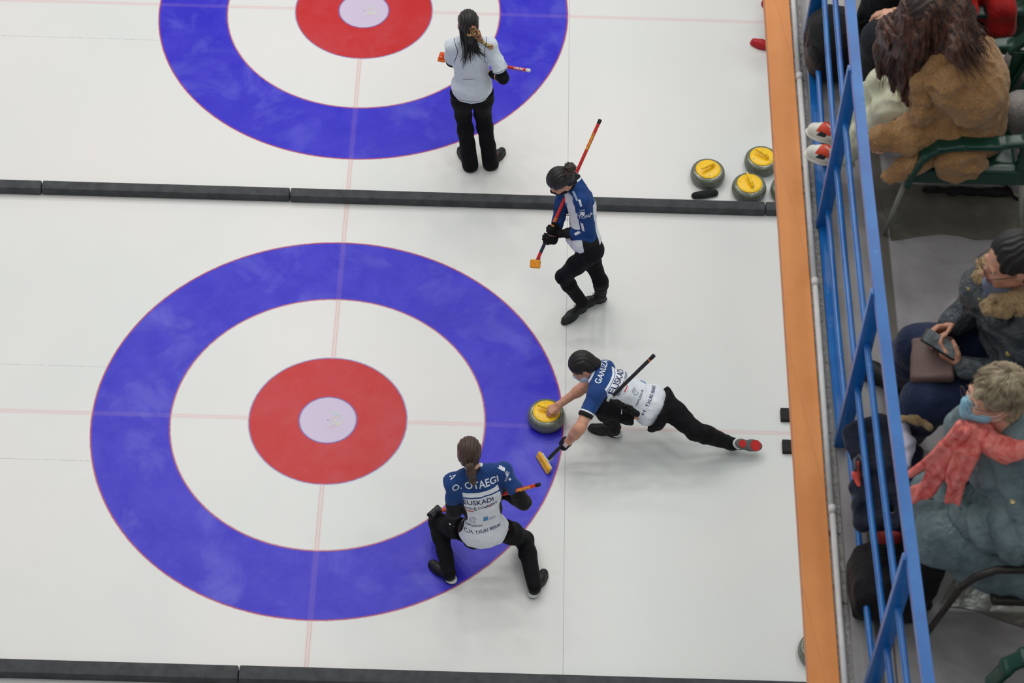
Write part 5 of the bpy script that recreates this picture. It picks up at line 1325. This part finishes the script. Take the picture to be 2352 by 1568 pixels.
def drape(pts, w0, w1, th, name, seed):
    v = Vol(.006, .012)
    for i in range(len(pts) - 1):
        a_, b_ = pts[i], pts[i + 1]; t = nrm(b_ - a_); w_ = w0 + (w1 - w0) * i / max(1, len(pts) - 2); sd = nrm(np.cross(t, nrm(CAM - a_)))
        v.box((a_ + b_) / 2, (ln(b_ - a_) / 2 + .012, w_, th), (t, sd, np.cross(t, sd)), th * .8)
    v.disp = [folds(.005, 9, (1, 1, 1), seed), lambda Q: .005 * np.sin((Q @ nrm(np.cross(nrm(pts[-1] - pts[0]), nrm(CAM - pts[0])))) * 150 + seed + 2 * vnoise(Q, 8))]
    return v.build(name, COR.m, sc_)
drape([at(2245, 985, 7.93), at(2222, 1040, 7.84), at(2200, 1090, 7.74), at(2186, 1150, 7.62)], .045, .032, .016, 'scarf_end', 1)
drape([at(2215, 985, 7.93), at(2180, 1030, 7.82), at(2150, 1080, 7.70), at(2130, 1120, 7.60), at(2094, 1140, 7.55)], .036, .030, .014, 'scarf_end', 4)
drape([at(2205, 985, 7.93), at(2165, 1025, 7.82), at(2135, 1060, 7.72), at(2092, 1086, 7.66)], .024, .018, .012, 'scarf_end', 7)
HFAIR = M('hair_fair_grey', .5, .4); n = HFAIR.noise(16, 4, .6, 1); HFAIR.col(HFAIR.mix(HFAIR.ramp(n, .35, .65), lin((112, 96, 74)), lin((176, 160, 132)))); HFAIR = HFAIR.m
hair_cap(P, HFAIR, s=1.08, extra=lambda v, e_, f3: (v.ell(e_(0, -.05, .0), (.086, .085, .10), (f3[0], f3[2], f3[1])), v.cap(e_(-.05, -.05, -.05), e_(-.04, -.07, -.11), .035, .025), v.cap(e_(.0, .055, .075), e_(-.03, .085, .055), .025, .012), v.hole(e_(-.09, .055, -.05), (.05, .075, .065), (f3[0], f3[2], f3[1]), .01)))
gs = []
crown = e(0, -.03, .135)
for a_ in np.linspace(-2.9, 2.9, 15):
    dx, df = math.sin(a_), math.cos(a_); dd = .093; up2 = (-.075 if abs(a_) > 2.0 else .0) if abs(a_) > .9 else .045
    gs.append([crown + (R_ * dx + F_ * df) * .01, e(dx * .07, df * .075 - .02, .115), e(dx * .096, df * .105 - .02, .04 if abs(a_) > .9 else .075), e(dx * .098, df * (.104 if abs(a_) < .9 else .09) - .02, up2)])
strands('hair_locks', gs, 330, HFAIR, P.root, .0032, .004, tip=.35)
v = Vol(.004, .015); mask_sdf(v, H, R_, U_, F_, 1.02); v.disp = [lambda Q: .0015 * np.sin((Q - H) @ U_ * 380)]; mk = v.build('face_mask', simple('surgical_blue', (150, 200, 220), .8), P.root, label='light blue surgical mask')
mb = MB()
for k in (-1, 1):
    mb.tube([e(k * .062, .045, -.040), e(k * .078, .012, -.022), e(k * .082, -.022, .004)], .0018, 6); mb.tube([e(k * .060, .030, -.085), e(k * .075, .0, -.055), e(k * .082, -.025, -.020)], .0018, 6)
mb.build('ear_loops', simple('loop_white', (220, 224, 224), .6), mk, True)
mb = MB(); k = -1; mb.tube([e(k * .05, .092, .008), e(k * .070, .05, .006), e(k * .080, -.015, .0)], .0014, 6); k = 1; mb.tube([e(k * .05, .092, .008), e(k * .070, .05, .006), e(k * .080, -.015, .0)], .0014, 6)
for k in (-1, 1): mb.tube([e(k * .033, .108, -.004) + R_ * .026 * math.cos(t) + U_ * .020 * math.sin(t) for t in np.linspace(0, 2 * math.pi, 21)], .0012, 6, False)
mb.build('glasses', simple('thin_frame', (96, 70, 66), .3), P.root, True)

# --- spectator at the top edge: black trousers, red jacket
P, J = seated('person at the top right edge in red jacket and black trousers, mostly outside the photo', (3.44, -2.93, 7.32), A(3.36, -2.93, 7.84), A(3.28, -2.93, 8.02), (-1, 0, -.2), (-.2, 0, 1),
    A(3.37, -3.11, 7.75), A(3.37, -2.75, 7.75), at(2024, 92, 7.32), at(2040, -30, 7.32), at(2010, 190, 6.90), at(1990, 60, 6.90), at(2076, 36, 7.42), A(3.15, -2.5, 7.42), (2200, 40), (2160, -80), nm='H')
P.skeleton_body([(J['WL'], A(-1, .1, -.1), A(0, 0, -1), A(0, 1, 0), dict(curl=(.4, .5, .4))), (J['WR'], A(-1, -.1, -.1), A(0, 0, -1), A(0, -1, 0), dict(curl=(.4, .5, .4)))], SKIN2, vox=.007, fore=(.034, .026))
P.trousers(cloth('charcoal_trousers', (34, 36, 42), .8, .4, .15, .05, 9), rs=(.11, .088, .07, .06), hip=(.17, .13, .10), vox=.009, seed=61)
for k, tp in (('L', (1960, 200)), ('R', (1940, 70))): P.shoe(J['A' + k], at(tp[0], tp[1], ZF), heel_trim=False, size=.27)
RED = cloth('red_jacket_cloth', (206, 24, 22), .6, .5, .2, .1, 8)
v = Vol(.01, .05); P.torso(v, chest=(.19, .14, .18), belly=(.19, .15, .15), hips=(.20, .16, .12), sh=.08, neckr=.08)
for k in 'LR': v.chain([J['S' + k], J['E' + k], lerp(J['E' + k], J['W' + k], .8)], [.085, .075, .055], .02)
v.disp = [folds(.010, 9, (1, 1, 1), 23)]; v.build('red_jacket', RED, P.root)
hair_cap(P, H_BLACK, s=1.04)
v = Vol(.009, .04); a = at(2300, 30, 7.45); v.box(at(2296, 20, 7.42), (.065, .12, .10), ((1, 0, .2), (0, 1, 0), (-.2, 0, 1)), .05); v.disp = [folds(.012, 9)]
o = v.build('red_coat', cloth('dark_red_cloth', (150, 14, 16), .7, .5, .25, .1, 8)); tag(o, 'dark red coat bundled on the back of the top right green chair', 'coat')

# --- second-row spectator cut off by the right edge
P, J = seated('person in pale grey trousers seated in the row behind, cut off by right edge', (4.45, -3.35, 7.32), A(4.42, -3.35, 7.84), A(4.36, -3.35, 8.02), (-1, 0, -.2), (-.2, 0, 1),
    A(4.42, -3.53, 7.75), A(4.42, -3.17, 7.75), at(2345, 255, 7.28), at(2352, 150, 7.30), at(2346, 418, 6.88), at(2380, 300, 6.88), A(4.15, -3.5, 7.5), A(4.15, -3.2, 7.5), (2560, 200), (2560, 100), nm='I')
P.skeleton_body([(J['WL'], A(-1, .1, -.1), A(0, 0, -1), A(0, 1, 0), dict(curl=(.4, .5, .4))), (J['WR'], A(-1, -.1, -.1), A(0, 0, -1), A(0, -1, 0), dict(curl=(.4, .5, .4)))], SKIN2, vox=.008, fore=(.034, .026))
P.trousers(cloth('pale_grey_trousers', (160, 154, 150), .85, .5, .12, .1, 9), rs=(.11, .085, .065, .055), hip=(.17, .13, .10), vox=.01, seed=71)
for k, tp in (('L', (2326, 424)), ('R', (2340, 310))): P.shoe(J['A' + k], at(tp[0], tp[1], ZF), heel_trim=False, size=.25, m=simple('cream_shoe', (190, 180, 150), .7))
v = Vol(.01, .05); P.torso(v, chest=(.19, .14, .18), belly=(.19, .15, .15), hips=(.20, .16, .12), sh=.08, neckr=.08)
for k in 'LR': v.chain([J['S' + k], J['E' + k], lerp(J['E' + k], J['W' + k], .8)], [.085, .075, .055], .02)
v.build('jumper', cloth('cream_knit', (180, 170, 150), .9, .5, .15, .1, 9), P.root); hair_cap(P, H_DARK, s=1.04)
dup(CH0, (4.45, -3.35, ZF), 0, 'green plastic garden chair of the second-row spectator, beyond the right edge', 'green garden chairs')

# ------------------------------------------------------------------ bags by the railing
BAGM = cloth('black_backpack_cloth', (22, 22, 26), .7, .4, .2, .05, 14)
bc = at(1912, 96, ZF + .16); bp = empty('backpack', (bc[0], bc[1], ZF), 'black backpack standing on the floor behind the railing at the top', 'backpack')
v = Vol(.007, .05); v.ell(bc, (.125, .17, .16)); v.box(bc + A(0, 0, -.02), (.10, .14, .13), None, .06); v.disp = [folds(.008, 11, (1, 1, 1), 4)]; v.build('backpack_body', BAGM, bp)
v = Vol(.006, .03); v.ell(bc + A(-.07, -.06, -.02), (.06, .11, .09)); v.disp = [folds(.006, 16)]; v.build('front_pocket', cloth('backpack_pocket', (34, 34, 38), .6, .4), bp)
mb = MB(); hp = [bc + A(.10, .02, .08), bc + A(.16, .03, .12), bc + A(.19, -.02, .10), bc + A(.17, -.08, .05), bc + A(.11, -.09, .02)]; mb.tube(hp, .011, 8); mb.build('strap', BAGM, bp, True)
mb = MB(); mb.tube([bc + A(.12, -.06, .0), bc + A(.14, -.14, -.08), bc + A(.10, -.17, -.13)], .016, 8); mb.build('strap', BAGM, bp, True)
mb = MB(); mb.box(at(1853, 104, ZF + .12), (.004, .012, .016), bev=.002); mb.build('buckle', simple('buckle_grey', (150, 140, 130), .3), bp)
# dark bag and draped navy jacket near the lowest spectator
nb = at(2050, 1330, ZF + .12); v = Vol(.008, .05); v.ell(nb, (.16, .17, .12)); v.box(nb + A(-.02, 0, -.04), (.14, .14, .08), None, .05); v.disp = [folds(.010, 12)]
sb = empty('shoulder_bag', (nb[0], nb[1], ZF), 'large black bag on the floor behind the railing, below the draped navy jacket', 'bag'); v.build('bag_body', BAGM, sb)
mb = MB(); q = at(2070, 1374, ZF + .26); mb.tube([q + A(.012 * math.cos(t), .012 * math.sin(t), 0) for t in np.linspace(0, 6.3, 13)], .003, 6, False); mb.build('ring', simple('ring_steel', (180, 180, 180), .25, metal=.9), sb, True)
v = Vol(.006, .02); v.cap(at(2024, 1236, ZF + .34), at(2058, 1234, ZF + .34), .024, .022); v.disp = [folds(.006, 18)]; v.build('red_panel', simple('bag_red', (120, 22, 24), .7), sb)
NJ = cloth('navy_jacket_cloth', (26, 30, 48), .8, .5, .25, .1, 10)
dj = empty('draped_jacket', (2.98, -5.55, ZF), 'dark navy jacket with pale lining bundled behind the railing beside the coral scarf', 'jacket')
v = Vol(.008, .04)
def quad(v, pts, z, th):
    P_ = [at(x, y, z_) for (x, y), z_ in zip(pts, z)]; c_ = sum(P_) / len(P_)
    for i in range(len(P_)): v.cap(P_[i], P_[(i + 1) % len(P_)], th); v.cap(P_[i] * .5 + P_[(i + 1) % len(P_)] * .5, c_, th * 1.3, th * 1.8)
quad(v, [(1948, 1000), (1990, 978), (2028, 972), (2100, 1040), (2104, 1180), (2056, 1212), (1976, 1206), (1972, 1120), (1988, 1060)], [7.12] * 9, .020)
v.ell(at(2040, 1095, 7.08), (.10, .15, .06)); v.disp = [folds(.012, 11, (1, 1, 1), 6), lumps(.006, 24)]
v.build('jacket_body', NJ, dj)
v = Vol(.006, .02); v.chain([at(2072, 984, 7.24), at(2080, 1020, 7.24), at(2082, 1068, 7.22)], [.030, .034, .018]); v.disp = [lumps(.008, 40)]; v.build('fleece_lining', simple('pale_fleece', (204, 196, 214), .9, bump=.5), dj)
v = Vol(.006, .02); v.chain([at(2074, 962, 7.34), at(2106, 962, 7.34), at(2134, 980, 7.33)], [.014, .018, .016]); v.disp = [lumps(.006, 50)]; v.build('fur_trim', FUR, dj)
v = Vol(.005, .02); v.chain([at(1970, 1062, 7.16), at(1966, 1090, 7.16), at(1974, 1122, 7.14)], [.008, .013, .010]); v.build('coral_lining', simple('coral_lining_cloth', (236, 92, 80), .8), dj)
mb = MB(); mb.tube([at(1964, 1080, 7.19), at(1964, 1055, 7.19), at(1972, 1045, 7.19), at(1984, 1060, 7.19), at(1984, 1095, 7.19)], .008, 8); mb.build('handle', simple('handle_grey', (84, 84, 88), .6), dj, True)

# ------------------------------------------------------------------ someone standing on the far sheet, nearly all hidden by the gallery edge
P = Person('person mostly hidden behind the orange board, one red shoe showing on the far ice', at(1790, 100, 0)); J = P.J
b0 = at(1788, 95, 0)
pel = b0 + A(.06, .03, .92); nk = b0 + A(.02, .03, 1.40); setup(P, pel, None, nk, b0 + A(-.0, .03, 1.56), (-1, 0, -.1), (0, 0, 1), nk + A(0, -.17, -.05), nk + A(0, .17, -.05), right=A(0, 1, 0))
J['AL'] = at(1778, 100, .09); J['AR'] = at(1790, 20, .09)
J['KL'] = ik(J['HL'], J['AL'], .43, .42, (1780, 0), name='Z'); J['KR'] = ik(J['HR'], J['AR'], .43, .42, (1790, -60), name='Z')
J['WL'] = J['SL'] + A(-.08, -.05, -.48); J['WR'] = J['SR'] + A(-.08, .05, -.48); J['EL'] = J['SL'] + A(.03, -.04, -.27); J['ER'] = J['SR'] + A(.03, .04, -.27)
P.skeleton_body([(J['WL'], A(-.2, 0, -1), A(0, 1, 0), A(-1, 0, 0), dict(curl=(.3, .4, .3))), (J['WR'], A(-.2, 0, -1), A(0, -1, 0), A(-1, 0, 0), dict(curl=(.3, .4, .3)))], SKIN, vox=.008)
P.trousers(BLACKFAB, rs=(.09, .062, .055, .055), vox=.01)
REDSH = simple('red_shoe', (176, 24, 34), .4)
P.shoe(J['AL'], at(1744, 106, 0), m=REDSH, solem=REDSH, heel_trim=False, size=.28); P.shoe(J['AR'], at(1760, 14, 0), m=REDSH, solem=REDSH, heel_trim=False, size=.28)
v = Vol(.01, .04); P.torso(v)
for k in 'LR': v.chain([J['S' + k], J['E' + k], J['W' + k]], [.058, .05, .036])
v.build('jacket', BLACKFAB, P.root); hair_cap(P, H_BLACK)
